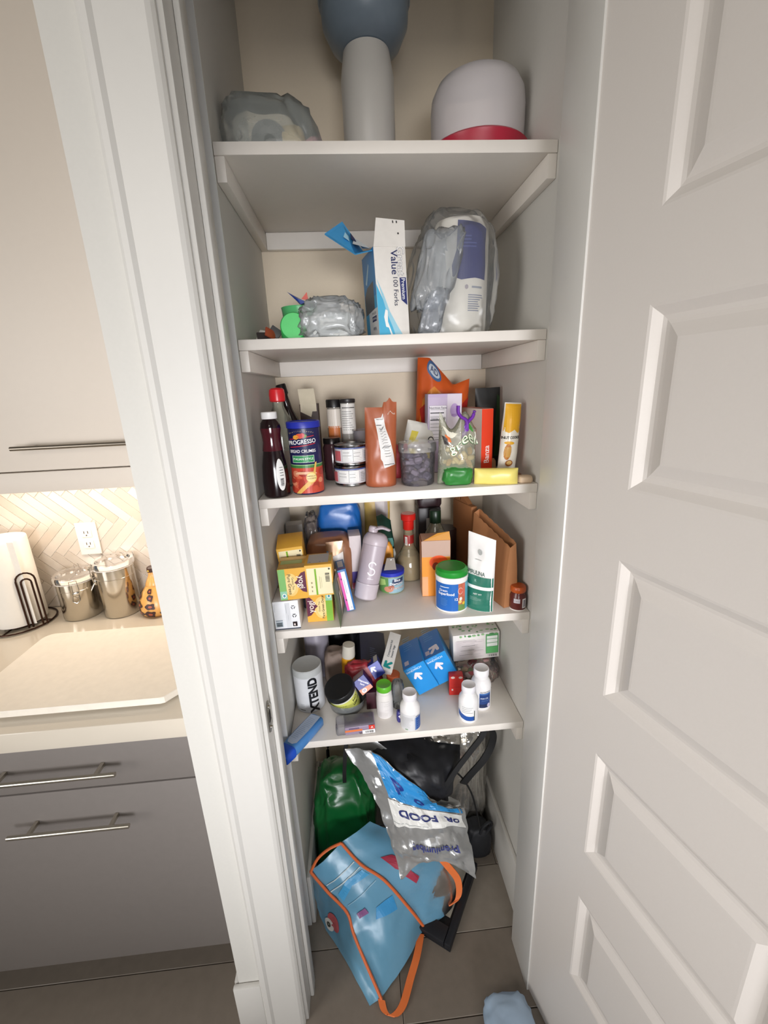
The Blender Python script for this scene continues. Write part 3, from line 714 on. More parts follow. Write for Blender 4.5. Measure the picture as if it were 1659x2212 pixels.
# brown pouch
t = thing('brown_pouch', 'copper brown stand-up pouch with a slanted nutrition panel, centre of the third shelf', 'pouch', (.285, .083, Z2), (0, 2, 4))
S = pouch('bag', .076, .192, .058, M('a85a38', .35, bump=.1), t, 3, wr=.004, top=lambda a: -.006+.012*(a > .05)+.01*math.exp(-((a-.28)/.06)**2))
sl = [rect('e8e6e4', 0, 0, .001, .001)]
P = [(-.016, .165), (.004, .168), (.010, .135), (.020, .105), (.028, .075), (.032, .052), (.004, .046), (.0, .062), (-.004, .068), (-.004, .085), (-.008, .110), (-.012, .140)]
L = [poly('e6e4e2', P), rect('222222', -.012, .148, .006, .1495), rect('222222', .000, .093, .021, .0945), rect('222222', .004, .053, .030, .0542)]
for k in range(12): L.append(rect('9a9896', -.006+.0012*k, .140-.0062*k, .006+.0014*k, .1412-.0062*k))
L += [txt('3a3a3a', 'Nutrition', -.004, .163, .0045), txt('e6d6c8', 'brewed', .024, .166, .006, 8), rect('3a3a3a', -.004, .1375, .004, .1388)]
prt(S, L, t, eps=.0007)
# chips bag
t = thing('snack_bag', 'orange and red snack bag with puffed pretzel picture at the back of the third shelf', 'bag', (.475, .30, Z2), (0, 3, 0))
S = pouch('bag', .150, .235, .07, M('cf5a22', .28, bump=.1), t, 5, pillow=True, wr=.006, top=lambda a: .068 if a < -.28 else (.068-.15*(a+.28) if a < .2 else -.004+.06*(a-.2)))
prt(S, [poly('e08a2e', [(-.060, .16), (-.03, .19), (.02, .18), (.06, .16), (.068, .12), (.05, .05), (-.06, .04), (-.07, .10)]), ell('4a6a96', -.030, .218, .021, .016, 22), ell('c8d2da', -.030, .218, .016, .010, 18), txt('2a3c68', 'AD', -.030, .218, .016, 0, .05),
        ell('e6b25a', -.036, .095, .030, .042), ell('cf8434', -.036, .095, .018, .026), ell('e8bb66', .0, .150, .042, .016), poly('b02a22', [(-.068, .14), (-.056, .150), (-.042, .138), (-.030, .150), (-.016, .142), (-.018, .105), (-.062, .110)]), poly('b02a22', [(.04, .17), (.073, .19), (.06, .14)])], t, eps=.001)
# lavender box
t = thing('lavender_box', 'lavender carton with a nutrition facts panel, third shelf', 'box', (.466, .215, Z2), (0, 1, 3))
box('carton', (-.046, -.018, 0), (.046, .020, .208), M('c3b3cf', .5), t, .001)
S = Sfront(.092, .036, .208)
prt(S, [rect('d5cbd8', .006, .001, .0455, .207), ell('b296c8', .026, .165, .012, .018), rect('9a7ab4', .018, .150, .034, .156), rect('b9a4c9', -.045, .20, .006, .2075)]+nutri(-.042, .085, .004, .178, 9, 'e9e4ec', '2a2430', 'Nutrition Facts')+[txt('1c1820', '30', -.003, .145, .009, 0, .04), txt('1c1820', 'Calories', -.028, .1445, .0055, 0, .02), rect('1c1820', -.040, .088, -.006, .0895), txt('8a80a0', '22', .022, .10, .006)], t)
# white/yellow bag
t = thing('white_yellow_bag', 'white and yellow crisp bag lying behind the clear grape tub', 'bag', (.378, .20, Z2), (0, 14, 8))
S = pouch('bag', .085, .14, .05, M('dcdad2', .3), t, 8, pillow=True, wr=.006)
prt(S, [poly('d8c84e', [(-.03, .115), (-.012, .115), (-.02, .09), (-.035, .075)]), ell('2a2a2c', .026, .100, .009, .009), ell('dcdad2', .026, .100, .006, .006), rect('2a2a2c', .030, .096, .036, .1), poly('d8c84e', [(.015, .065), (.04, .072), (.04, .05), (.018, .05)]), rect('4a4e50', -.03, .060, .01, .068)], t, eps=.001)
# clear tub
t = thing('clear_tub', 'clear screw-lid tub of purple-grey sweets at the front of the third shelf', 'tub', (.375, .076, Z2))
pf = [(0, 0), (.037, 0), (.0405, .005), (.0435, .075), (.0440, .080)]
lathe('tub_body', pf, CLR('cfc9d2', .10, .1, .1), t, 44)
lathe('lid', [(.0458, .0805), (.0465, .083), (.0465, .098), (.044, .102), (0, .1025)], CLR('e2e0e2', .15, .15, .1), t, 44)
rr = random.Random(12)
cont = []
for k in range(34):
    a = rr.uniform(0, 2*PI); q = rr.choice((.012, .026, .027)); z = .011+.010*(k//5)
    o = box('sweet', (-.0095, -.0095, -.006), (.0095, .0095, .006), M(rr.choice(('6e6672', '5c5668', '857c8a', '4e4a58')), .5), t, .003, segs=1); o.location = (q*math.cos(a), q*math.sin(a), min(z, .072)); o.rotation_euler = (rr.uniform(-.6, .6), rr.uniform(-.6, .6), a)
t = thing('red_packet', 'red packet squeezed between brown pouch and clear tub', 'packet', (.337, .15, Z2), (0, -4, -10))
pouch('packet', .06, .088, .02, M('b83a44', .4), t, 9, pillow=True)
# purple clip
t = thing('bag_clip', 'purple plastic bag clip on top of the clear snap-pea bag', 'clip', (.475, .038, Z2+.121), (0, 10, 0))
pu = M('6d2fa0', .35)
tube('arm', arcpts([(-.020, 0, .060), (-.017, 0, .045), (-.008, 0, .036), (.004, -.003, .030), (.008, -.002, .010), (.006, 0, -.010)]), .0065, pu, t, 10, flat=.004)
tube('arm', arcpts([(.020, 0, .055), (.018, 0, .040), (.010, 0, .028), (.006, .002, .010), (.006, 0, -.012)]), .0065, pu, t, 10, flat=.004)
# veggie bag
t = thing('snap_pea_bag', 'clear and green bag of pale crisps with green lettering, front of the third shelf', 'bag', (.464, .052, Z2), (0, 2, 2))
S = pouch('film', .090, .150, .055, CLR('d4d6c0', .30, .12, .5), t, 13, pillow=True, wr=.008, top=lambda a: .02*math.sin(a*9))
rr = random.Random(3)
for k in range(26):
    z = rr.uniform(.034, .088); hw = .032
    o = crumple('crisp', (.020, .012, .010), M(rr.choice(('c9a569', 'b98f52', 'd8bd84')), .6), t, k, .15, 2, 2.); o.location = (rr.uniform(-hw, hw), rr.uniform(-.010, .008), z); o.rotation_euler = (rr.uniform(-1, 1), rr.uniform(-1, 1), rr.uniform(0, 3))
prt(S, [txt('2c6a2e', 'green', .012, .102, .034, 18, .06), txt('e9efd8', 'green', .0125, .103, .034, 18, .0), ell('3f8a36', .024, .126, .008, .005), poly('d8743c', [(-.036, .115), (-.024, .122), (-.020, .112), (-.030, .104)]), poly('2a2220', [(-.042, .108), (-.030, .112), (-.026, .098), (-.036, .094)]), poly('e9e6d4', [(-.04, .128), (-.015, .142), (-.006, .13), (-.03, .118)])], t, eps=.001)
crumple('green_base', (.072, .056, .046), M('2f7a34', .3, bump=.1), t, 5, .12, 4, 2., loc=(.0, -.004, -.0))
# orange-red pasta box
t = thing('pasta_box', 'orange-red pasta box with pale lid, name printed upwards, third shelf', 'box', (.556, .196, Z2), (0, 0, 10))
box('carton', (-.016, -.06, 0), (.016, .06, .168), M('cfc0b4', .5), t, .001)
S = Sfront(.032, .12, .168)
prt(S, [rect('e6401c', -.0158, .0005, .0158, .1675), txt('f8ece6', 'Banza', .0, .052, .020, 90, .04)], t)
prt(Stop(.032, .12, .168), [rect('d99a8c', -.0158, -.0595, .0158, .0595)], t, 'lid_print')
# black pouch
t = thing('black_pouch', 'tall black and dark green pouch against the right side wall, third shelf', 'pouch', (.606, .255, Z2), (0, -1, 0))
S = pouch('bag', .070, .218, .05, M('0f0f10', .45), t, 15, wr=.004)
prt(S, [poly('1d3a17', [(.012, .03), (.034, .03), (.034, .19), (.026, .20), (.018, .12)])], t, eps=.001)
# cookies
t = thing('cookie_sleeve', 'white and yellow sleeve of nut cookies leaning by the right wall, third shelf', 'packet', (.600, .085, Z2+.008), (0, 4, 0))
S = pouch('sleeve', .046, .175, .038, M('e6e0d4', .32), t, 17, pillow=True, wr=.003, taper=.1)
prt(S, [poly('e2a81e', [(-.021, .172), (.021, .172), (.022, .11), (.014, .104), (.004, .112), (-.010, .104), (-.022, .108)]), txt('2a2622', 'NUT COOKIES', .0, .093, .0088, 4, .10, .8), ell('e2a81e', -.006, .080, .012, .004), ell('b9752a', -.008, .058, .009, .020), rect('c99a4e', -.016, .045, .0, .07), ell('a8642a', .0, .030, .010, .008), ell('e8c27a', .0, .031, .007, .005), txt('4a4640', 'NET', -.010, .015, .004)]+barcode(.004, .006, .017, .014), t, eps=.0008)
t = thing('yellow_packet', 'yellow flow-wrap packet lying at the front right of the third shelf', 'packet', (.553, .034, Z2+.001), (0, 0, 0))
o = pouch('packet', .040, .100, .030, M('e4d474', .35), t, 19, pillow=True, wr=.003)
for c in t.children: c.rotation_mode = 'XYZ'; c.rotation_euler = (0, PI/2, R(-14)); c.location = (-.048, 0, .0165)
t = thing('bread_roll_packet', 'small twist of brown and cream wrapper at the right front edge of the third shelf', 'wrapper', (.622, .02, Z2))
crumple('wrapper', (.036, .03, .017), M('d8bfa2', .4), t, 31, .15, 3)
crumple('brown_end', (.022, .02, .018), M('7a5038', .5), t, 33, .15, 3, loc=(-.008, .028, 0))
t = thing('small_bread_piece', 'small tan packet between the black pouch and the cookie sleeve', 'packet', (.590, .175, Z2))
crumple('packet', (.028, .022, .035), M('b08a68', .5), t, 35, .15, 3)

# =====================================================================
# FOURTH SHELF
# =====================================================================
yl = M('e0a83a', .5)
def teabox(loc, rot, label, face, w=.066, d=.075, h=.082, topc='7f9c4e'):
    t = thing('tea_box', label, 'box', loc, rot, 'yellow tea boxes at the left end of the fourth shelf')
    box('carton', (-w/2, -d/2, 0), (w/2, d/2, h), yl, t, .0008)
    S = Sfront(w, d, h); x = w/2-.0006; k = 1 if face == 'a' else -1
    if face in 'ab':
        L = [rect('e3aa3c', -x, .0006, x, h-.0006), ell('ecc878', -.004*k, h*.48, .018, .030), ell('f0d594', -.005*k, h*.48, .012, .024)]
        e0, e1 = (-x, -x+.0165) if k == 1 else (x-.0165, x)
        L += [rect('7fb86a' if k == 1 else '7fb33a', e0, .0006, e1, h-.0006), rect('8fc6a8', e0, .004 if k == 1 else h-.024, e1, .024 if k == 1 else h-.004), ell('f2f2ec', (e0+e1)/2+.001, .012 if k == 1 else h-.012, .005, .006), ell('4d93a8', (e0+e1)/2+.001, .012 if k == 1 else h-.012, .003, .0038)]
        ux = x*k
        P = [(ux, h*.88), (ux-.010*k, h*.84), (ux-.018*k, h*.72), (ux-.021*k, h*.62), (ux-.028*k, h*.54), (ux-.021*k, h*.46), (ux-.018*k, h*.36), (ux-.010*k, h*.24), (ux, h*.20)]
        L += [poly('5e2440', P), txt('f2e6da', 'yogi', ux-.011*k, h*.54, .021, -90*k, .03)]
        if k == 1: L += [txt('4a3c20', 'Pure Green', -.0075, h*.50, .0115, -90, .015), txt('6a5830', 'Green Tea', .001, h*.52, .0075, -90)]
        else: L += [txt('4a3c20', 'Pure Green Decaf', .0085, h*.50, .0088, 90, .03), txt('6a5830', 'Green Tea', -.001, h*.52, .0065, 90)]
        prt(S, L, t)
    else:
        L = [rect('e3b452', -x, .0006, x, h-.0006), rect('ece2bc', -x+.004, .004, x-.002, h-.008), rect('7fae32', -.010, .003, -.0055, h-.010)]+barcode(.014, .034, .027, .062, 'ece2bc', 5, True)
        L += lines('9a8e6a', -.020, .012, -.0165, .045, 3, 1)+[rect('a89c74', .001, .02, .002, .052), rect('a89c74', .005, .022, .0056, .05), ell('3a342a', .026, h-.012, .0024, .0026, 6)]
        prt(S, L, t)
    St = Stop(w, d, h)
    if face == 'a': prt(St, [rect('c9a052', -x, -d/2+.001, x, -.012), rect('94a85c', -x+.004, -.010, x-.008, .014), rect('d2a858', -x, .016, x, d/2-.001), txt('b88a3a', 'yogi', 0, -.026, .012, 0)], t, 'top_print')
    elif face == 'c': prt(St, [rect('b9b3ae', -x+.006, -d/2+.012, x-.008, d/2-.006), ell('2a2626', -.020, -d/2+.018, .0024, .0012, 8), ell('2a2626', .004, -d/2+.018, .0024, .0012, 8), ell('2a2626', .012, -d/2+.019, .001, .001, 8), rect('c2b060', x-.007, -.02, x-.001, .02)], t, 'top_print')
    return t
teabox((.0546, .047, Z3+.0795), (0, -1, 2), 'upper left yellow tea box with maroon emblem, stacked on the white carton', 'a')
teabox((.120, .049, Z3+.0835), (0, -1, 0), 'upper right yellow tea box with its cream barcode side in front', 'c')
teabox((.1120, .071, Z3), (0, 0, 0), 'lower yellow tea box with lime stripe, under the barcode-side tea box', 'b')
teabox((.043, .142, Z3+.113), (12, -3, 4), 'rear yellow tea box, tipped up behind the upper left one', 'd')
t = thing('white_carton', 'white carton with recycling symbols at the front left corner of the fourth shelf', 'box', (.033, .048, Z3), (0, -1, 0))
box('carton', (-.031, -.040, 0), (.031, .040, .077), M('e8eaee', .45), t, .0008)
box('base_edge', (-.031, -.0402, 0), (.031, -.0400, .003), M('30384a', .5), t)
S = Sfront(.062, .080, .077); L = [rect('d8dade', -.002, .004, .010, .072)]+barcode(-.028, .008, -.011, .022, 'aebdc8', 7, True)+[rect('8a98a6', -.028, .0245, -.011, .0265)]
for cu, cv in ((.018, .060), (.019, .037)):
    for a in (90, 210, 330):
        x, y = cu+.0038*math.cos(R(a)), cv+.0034*math.sin(R(a)); q = R(a+90)
        dx, dy = math.cos(q), math.sin(q); L.append(poly('22242a', [(x+dx*.0036-dy*.0008, y+dy*.0036+dx*.0008), (x-dx*.0030-dy*.0008, y-dy*.0030+dx*.0008), (x-dx*.0030+dy*.0008, y-dy*.0030-dx*.0008), (x+dx*.0036+dy*.0008, y+dy*.0036-dx*.0008)]))
L += [rect('26181c', .013, .008, .024, .020), ell('e8dcd8', .0175, .013, .002, .0032, 10), rect('9aa0a8', .0005, .045, .0010, .068), rect('a8aeb4', -.027, .05, -.0265, .072), rect('9aa0a8', .004, .025, .0045, .04)]
prt(S, L, t)
t = thing('dark_canister', 'dark grey cylinder in the gap between the white carton and lower tea box', 'can', (.0705, .115, Z3))
lathe('canister_body', [(0, 0), (.0075, 0), (.0095, .002), (.0095, .074), (.008, .076), (0, .076)], M('2b2a32', .3), t, 28)
t = thing('gray_box', 'small grey box on top of the stack in the back left corner, fourth shelf', 'box', (.028, .30, Z3+.0), (0, 0, 8))
box('carton', (-.020, -.02, 0), (.024, .02, .185), M('8c8984', .5), t, .002)
box('lid', (-.0212, -.0212, .155), (.0252, .0212, .1865), M('a3a09b', .5), t, .002)
# blue container + brown tray + pink box behind
t = thing('blue_bag', 'bright blue glossy bag at the back of the fourth shelf', 'bag', (.165, .345, Z3))
crumple('bag', (.135, .10, .245), M('1d62ae', .3, bump=.1), t, 41, .07, 4, 1.6, boxy=.45)
t = thing('bread_loaf_bag', 'brown loaf-shaped package under the blue bag, fourth shelf', 'packet', (.135, .235, Z3))
crumple('package', (.13, .09, .165), M('9a6a4e', .35, bump=.1), t, 42, .06, 4, 1.5, boxy=.4)
t = thing('clear_twist_bag', 'clear twisted bag at the left side of the blue bag, fourth shelf', 'bag', (.083, .30, Z3))
crumple('film', (.05, .07, .21), CLR('a89c98', .22, .15, .4), t, 43, .22, 4, 2.2)
t = thing('white_pink_box', 'white box with magenta base strip between loaf package and shaker bottle', 'box', (.207, .235, Z3), (0, 0, 4))
box('carton', (-.016, -.03, 0), (.018, .03, .165), M('cfc3c4', .5), t, .001)
prt(Sfront(.034, .06, .165), [rect('4a3a8a', -.016, .02, .0175, .055), rect('b84a6a', -.014, .001, .017, .020)], t)
t = thing('yellow_pouch', 'yellow pouch with a grey nutrition panel standing at the back wall, fourth shelf', 'pouch', (.280, .375, Z3), (0, 2, 0))
S = pouch('bag', .082, .265, .05, M('c9a95c', .4), t, 23, wr=.004)
prt(S, [poly('b5aaa8', [(-.012, .262), (.030, .262), (.034, .19), (.030, .11), (.006, .11), (-.004, .17)])]+[rect('5a5050', -.002, .235, .018, .237), rect('5a5050', -.002, .225, .02, .2265)], t, eps=.001)
t = thing('silver_pouch', 'small bronze and white foil pouch leaning behind the pink-striped box', 'pouch', (.158, .155, Z3), (-6, -2, 0))
S = pouch('bag', .048, .165, .03, M('b08f74', .25, .4), t, 24, wr=.005)
prt(S, [poly('d8d2ce', [(-.022, .085), (.022, .095), (.022, .135), (-.022, .118)]), poly('5c8fb8', [(-.023, .09), (-.016, .09), (-.018, .14), (-.023, .14)]), poly('8c9ca8', [(-.022, .02), (.0, .02), (-.008, .08), (-.022, .08)])], t, eps=.001)
t = thing('magenta_blue_box', 'slim blue box with a magenta stripe standing on the fourth shelf', 'box', (.186, .112, Z3), (-4, -9, 6))
box('carton', (-.0115, -.040, 0), (.0115, .040, .118), M('2f6fae', .45), t, .0008)
prt(Sfront(.023, .08, .118), [rect('d850a8', -.0105, .002, -.004, .112), rect('e2e2ec', -.004, .002, .007, .112), rect('4a1c4a', -.0075, .03, -.005, .036), rect('4a1c4a', -.0075, .09, -.005, .095), rect('8a90b0', -.001, .05, .0, .09), rect('8a90b0', .002, .008, .0045, .011)], t)
prt(Stop(.023, .08, .118), [rect('c8c8ce', -.007, -.020, .007, .030), rect('7a4a9a', -.010, -.036, .010, -.026)], t, 'top_print')
t = thing('green_envelope', 'thin olive green pouch seen edge-on at the shelf front beside the tea boxes', 'pouch', (.1665, .046, Z3), (-5, 0, 86))
S = pouch('bag', .105, .120, .010, M('5d6a4c', .45), t, 27, pillow=True, wr=.003)
prt(S, [poly('b9935a', [(.0, .02), (.045, .03), (.04, .10), (.0, .11)]), poly('c9c0a8', [(-.02, .015), (-.006, .018), (-.004, .08), (-.02, .08)])], t, eps=.0008)
# shaker bottle (leaning right)
t = thing('shaker_bottle', 'translucent lavender-grey shaker bottle leaning right against the pouches behind', 'bottle', (.229, .146, Z3+.0055), (-10, 14, 0))
pf = [(0, 0), (.028, 0), (.031, .004), (.0325, .06), (.0335, .125), (.034, .150)]
lathe('bottle_body', pf, M('b5a9b2', .35, var=.02), t, 44)
lathe('shoulder', [(.0345, .1505), (.0350, .153), (.0345, .166), (.028, .178), (.022, .182), (0, .183)], M('bfb3bb', .35), t, 44)
lathe('spout', [(.013, .183), (.013, .196), (.0105, .199), (0, .199)], M('bfb3bb', .35), t, 24, c=(-.012, 0))
tube('carry_loop', arcpts([(-.012, -.012, .190), (.010, -.013, .199), (.030, -.006, .196), (.031, .006, .196), (.010, .013, .199), (-.012, .012, .190)]), .0035, M('bfb3bb', .35), t)
lathe('base_cup', [(.0285, -.004), (.0325, .0), (.0332, .040), (.0338, .042), (.0338, .039)], M('c3b9c0', .3), t, 44)
S = Sprof(pf)
L = []
for (a0, a1, off) in ((15, 285, .0955), (105, -165, .0775)):
    st_ = [a0+(a1-a0)*q/14 for q in range(15)]
    L.append(poly('eeeaee', [(.002+.0115*math.cos(R(a)), off+.0108*math.sin(R(a))) for a in st_]+[(.002+.0080*math.cos(R(a)), off+.0072*math.sin(R(a))) for a in reversed(st_)]))
L += [txt('eeeaee', 'shaker', .003, .058, .007, 0, .01)]
prt(S, L, t, 'emblem')
# green/dark pouch behind
t = thing('green_foil_pouch', 'dark green foil pouch with white corner right of the shaker bottle', 'pouch', (.316, .292, Z3), (0, -6, 35))
S = pouch('bag', .052, .205, .035, M('27463a', .25, .3), t, 29, wr=.006, top=lambda a: -.05*max(0, a+.1))
prt(S, [poly('5a8f86', [(-.022, .09), (.018, .10), (.016, .13), (-.022, .125)]), poly('c2c0b8', [(.006, .02), (.022, .02), (.020, .09), (.012, .09)])], t, eps=.001)
# almond can
t = thing('almond_can', 'short green snack can with a blue plastic lid on the fourth shelf', 'can', (.309, .187, Z3))
lathe('can_body', [(0, 0), (.034, 0), (.036, .002), (.036, .053)], M('9aa888', .3, .3), t, 44)
lathe('lid', [(.0365, .0532), (.038, .054), (.038, .064), (.036, .0655), (0, .065)], M('2434b0', .35), t, 44)
prt(Scyl(.036), [rect('5f8f50', -.05, .004, -.012, .050), rect('8fb2c0', -.012, .004, .05, .050), poly('a8c87a', [(-.05, .02), (-.02, .03), (-.022, .046), (-.05, .044)]), ell('c88a72', -.012, .016, .014, .009), ell('b06a54', -.004, .022, .009, .006), poly('22385c', [(-.004, .026), (.034, .030), (.036, .048), (.0, .046)]),
    txt('f4f4f4', 'Blue', .014, .042, .011, 0, .04), txt('f4f4f4', 'Diamond', .012, .032, .011, 0, .04), txt('f4efe6', 'ALMONDS', .016, .018, .009, 0, .04), txt('8a3a2a', 'ALMONDS', .0165, .0175, .009, 0, .0)], t)
t = thing('gray_scoop', 'flat grey scoop standing on the blue lid of the snack can', 'scoop', (.307, .185, Z3+.0657), (-6, 0, 0))
V = [(-.020, -.014, 0), (.016, -.014, 0), (.012, -.010, .034), (-.010, -.010, .034), (-.018, .008, 0), (.014, .008, 0), (.010, .002, .033), (-.008, .002, .033)]
F = [(0, 1, 2, 3), (5, 4, 7, 6), (4, 0, 3, 7), (1, 5, 6, 2), (3, 2, 6, 7), (4, 5, 1, 0)]
mesh('blade', V, F, M('857c72', .6, 0), t)
lathe('rivet', [(0, 0), (.002, 0), (.0015, .001), (0, .001)], M('e8e4dc', .2, 1.), t, 10).matrix_local = Matrix.Translation((.002, -.0125, .030)) @ Matrix.Rotation(PI/2, 4, 'X')
t = thing('orange_candy_bag', 'small orange packet tucked behind the grey scoop', 'packet', (.306, .240, Z3+.0))
crumple('packet', (.032, .024, .128), M('d8902c', .4), t, 45, .12, 3)
# glass bottle red cap
t = thing('red_cap_glass_bottle', 'round clear glass bottle with red cap and collar on the fourth shelf', 'bottle', (.372, .262, Z3))
pf = [(0, 0), (.036, 0), (.040, .004), (.043, .03), (.040, .058), (.026, .088), (.017, .104), (.0150, .120), (.0150, .156)]
lathe('glass', pf, CLR('b9ab8c', .42, .06, 0), t, 44)
lathe('contents', [(0, .003), (.038, .004), (.041, .03), (.038, .056), (.028, .078), (0, .078)], M('8f7a58', .4), t, 40)
lathe('cap', [(.0155, .1565), (.0165, .158), (.0165, .184), (.0220, .187), (.0225, .203), (.020, .206), (0, .206)], M('c8241c', .25), t, 36)
lathe('neck_label', [(.0156, .105), (.0158, .107), (.0158, .138), (.0154, .14)], M('9a2420', .4), t, 30)
prt(Scyl(.016), [rect('d8d2cc', -.014, .108, -.006, .136), rect('a89c98', -.012, .112, -.008, .132)], t)
# dark packing/black jar
t = thing('dark_coffee_bag', 'dark brown hooded package standing against the back wall, fourth shelf', 'package', (.452, .36, Z3-.0+.0))
box('package', (-.040, -.03, 0), (.034, .03, .20), M('1f1518', .4), t, .006)
box('window_panel', (-.014, -.0312, .09), (.026, -.0302, .165), M('a8a6a0', .4), t)
crumple('folded_top', (.080, .062, .042), M('2c1a1e', .45), t, 47, .06, 4, 1.5, loc=(-.002, 0, .196), boxy=.5)
t = thing('green_cap_bottle', 'clear glass bottle with dark green cap before the dark hooded package', 'bottle', (.458, .285, Z3))
lathe('glass', [(0, 0), (.032, 0), (.034, .004), (.034, .11), (.030, .135), (.018, .158), (.0155, .164)], CLR('a8a48c', .35, .06, 0), t, 40)
lathe('oil', [(0, .003), (.030, .004), (.031, .10), (0, .10)], M('7a7040', .3), t, 36)
lathe('cap', [(.0165, .1645), (.0175, .166), (.0175, .202), (.016, .204), (0, .204)], M('0f2a18', .35), t, 32)
# orange fruit box (open carton)
t = thing('orange_carton', 'orange and tan carton with a fruit picture behind the green-lidded tub', 'box', (.430, .155, Z3), (0, 0, -4))
box('carton', (-.037, -.032, 0), (.040, .032, .165), M('c99a7c', .5), t, .001)
S = Sfront(.077, .064, .165)
prt(S, [rect('e2902c', -.0385, .0005, .0385, .118), rect('b89a8a', -.0385, .118, .0385, .164), ell('e8541c', .008, .102, .026, .020), ell('7a2a14', .0, .090, .010, .012), ell('e8a03c', .012, .085, .010, .008), rect('d8a070', -.0385, .002, -.022, .06)], t)
prt(Sleft(.077, .064, .165), [rect('d69468', -.031, .001, .031, .164), ell('2a1a18', -.006, .058, .009, .017), ell('d69468', -.006, .058, .0065, .0135), rect('2a1a18', -.010, .052, -.002, .064)], t, 'side_print')
mesh('open_flap', [(-.034, -.032, .1655), (.040, -.032, .1655), (.038, -.024, .187), (.006, -.024, .183), (-.034, -.030, .1655), (.040, -.030, .1655), (.038, -.022, .187), (.006, -.022, .183)], [(0, 1, 2, 3), (7, 6, 5, 4), (0, 4, 5, 1), (1, 5, 6, 2), (2, 6, 7, 3), (3, 7, 4, 0)], M('c98a2c', .5), t)
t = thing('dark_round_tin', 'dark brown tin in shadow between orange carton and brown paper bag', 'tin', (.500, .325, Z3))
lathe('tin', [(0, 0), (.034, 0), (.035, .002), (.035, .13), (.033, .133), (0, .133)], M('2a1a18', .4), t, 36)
# green lid tub
t = thing('green_lid_tub', 'white supplement tub with domed green lid and blue label, fourth shelf', 'tub', (.457, .062, Z3))
r = .0415
lathe('tub_body', [(0, 0), (.039, 0), (r, .002), (r, .088), (r+.001, .089), (r+.001, .097), (r-.002, .098)], M('eceae6', .4), t, 48)
lathe('lid', [(r+.0005, .0985), (r+.001, .100), (r, .112), (r-.006, .117), (r-.007, .116), (0, .1165)], M('1d8a2c', .35), t, 48)
prt(Scyl(r), [rect('1c5fae', -.062, .006, .008, .082), rect('b8684c', .008, .006, .030, .082), rect('5fa8bc', .030, .006, .062, .082), rect('6a8a4c', .008, .006, .030, .024), ell('e8ece8', .014, .062, .007, .009), ell('c8604c', .014, .062, .0062, .0082), rect('cf6a58', .020, .045, .029, .081), ell('f0e8dc', .015, .040, .004, .005), ell('e8c87a', .013, .032, .005, .0045), ell('e2b83a', .024, .026, .0045, .0045),
    rect('e8eef4', -.040, .072, -.016, .0738), txt('f4f6f8', 'Green', -.031, .063, .009, 0, .03), txt('f4f6f8', 'Superfood', -.024, .054, .0105, 0, .05), txt('f4f6f8', '12', .002, .040, .010, 0, .05)]+lines('5f92c8', -.038, .022, -.016, .044, 6, 3, .2)+lines('a4d0da', .046, .01, .056, .075, 12, 5, .2), t)
# white and green pouch
t = thing('white_green_pouch', 'white over dark green supplement pouch standing between green-lidded tub and brown bag', 'pouch', (.527, .042, Z3), (-2, 0, -42))
S = pouch('bag', .075, .205, .042, M('e2e0de', .35), t, 31, wr=.003, top=lambda a: -.012*(a+.5))
prt(S, [rect('1f6a58', -.0372, .001, .0372, .096), rect('e6e6e2', -.0372, .060, .0372, .069), txt('1d4a40', 'SPIRULINA', -.008, .103, .016, 0, .03, .7), rect('e6e6e2', -.0372, .0955, .0372, .096), txt('9ac4b6', 'R', -.006, .082, .010), txt('e8f0ec', 'NET WT', .002, .046, .006, 0, .02)]+lines('8fb8ac', -.018, .030, .014, .040, 3, 2, .2)+[ell('a8aaa8', .0, .160, .006, .008, 12), rect('b8bab8', -.012, .138, .006, .1395)], t, eps=.0008)
# brown paper bag
t = thing('brown_paper_bag', 'brown paper bag with zigzag top edge near the right wall, fourth shelf', 'bag', (.5845, .116, Z3), (0, 0, -74))
pb = M('a8734a', .75, bump=.15, scale=40); hw, hd, H_ = .085, .020, .205
pb2 = M('8f5c34', .75)
V = []; F = []
n = 14
for side in (-1, 1):
    for i in range(n+1):
        x = -hw+2*hw*i/n; zt = .190-.024*(x/hw)+(.003 if i % 2 else 0)+(.010 if side > 0 else 0)
        V += [(x, side*hd, 0), (x, side*hd*.8, H_*.5), (x, side*hd*.45, zt), (x, side*(hd*.45-.0012), zt), (x, side*(hd-.0012), .002)]
def gi(s, i, k): return s*(n+1)*5+i*5+k
for s_ in (0, 1):
    for i in range(n):
        for k in range(4): F.append((gi(s_, i, k), gi(s_, i+1, k), gi(s_, i+1, k+1), gi(s_, i, k+1)))
for k in range(2):
    F.append((gi(0, 0, k), gi(0, 0, k+1), gi(1, 0, k+1), gi(1, 0, k))); F.append((gi(0, n, k), gi(1, n, k), gi(1, n, k+1), gi(0, n, k+1)))
F.append(tuple([gi(0, 0, 0), gi(0, n, 0), gi(1, n, 0), gi(1, 0, 0)]))
mesh('paper', V, F, pb, t)
prt(lambda u, v, o=0.: Vector((u, -hd*(1-.4*v/H_)-o-.0006, v)), [ell('8a5834', .0, .11, .022, .026), ell('a8734a', .0, .11, .019, .023), ell('8a5834', .0, .11, .008, .014)], t, 'stamp')
t = thing('folded_paper_bag', 'darker folded paper bag standing behind the brown paper bag', 'bag', (.548, .275, Z3), (0, 0, -76))
box('paper', (-.060, -.010, 0), (.055, .010, .225), pb2, t, .003)
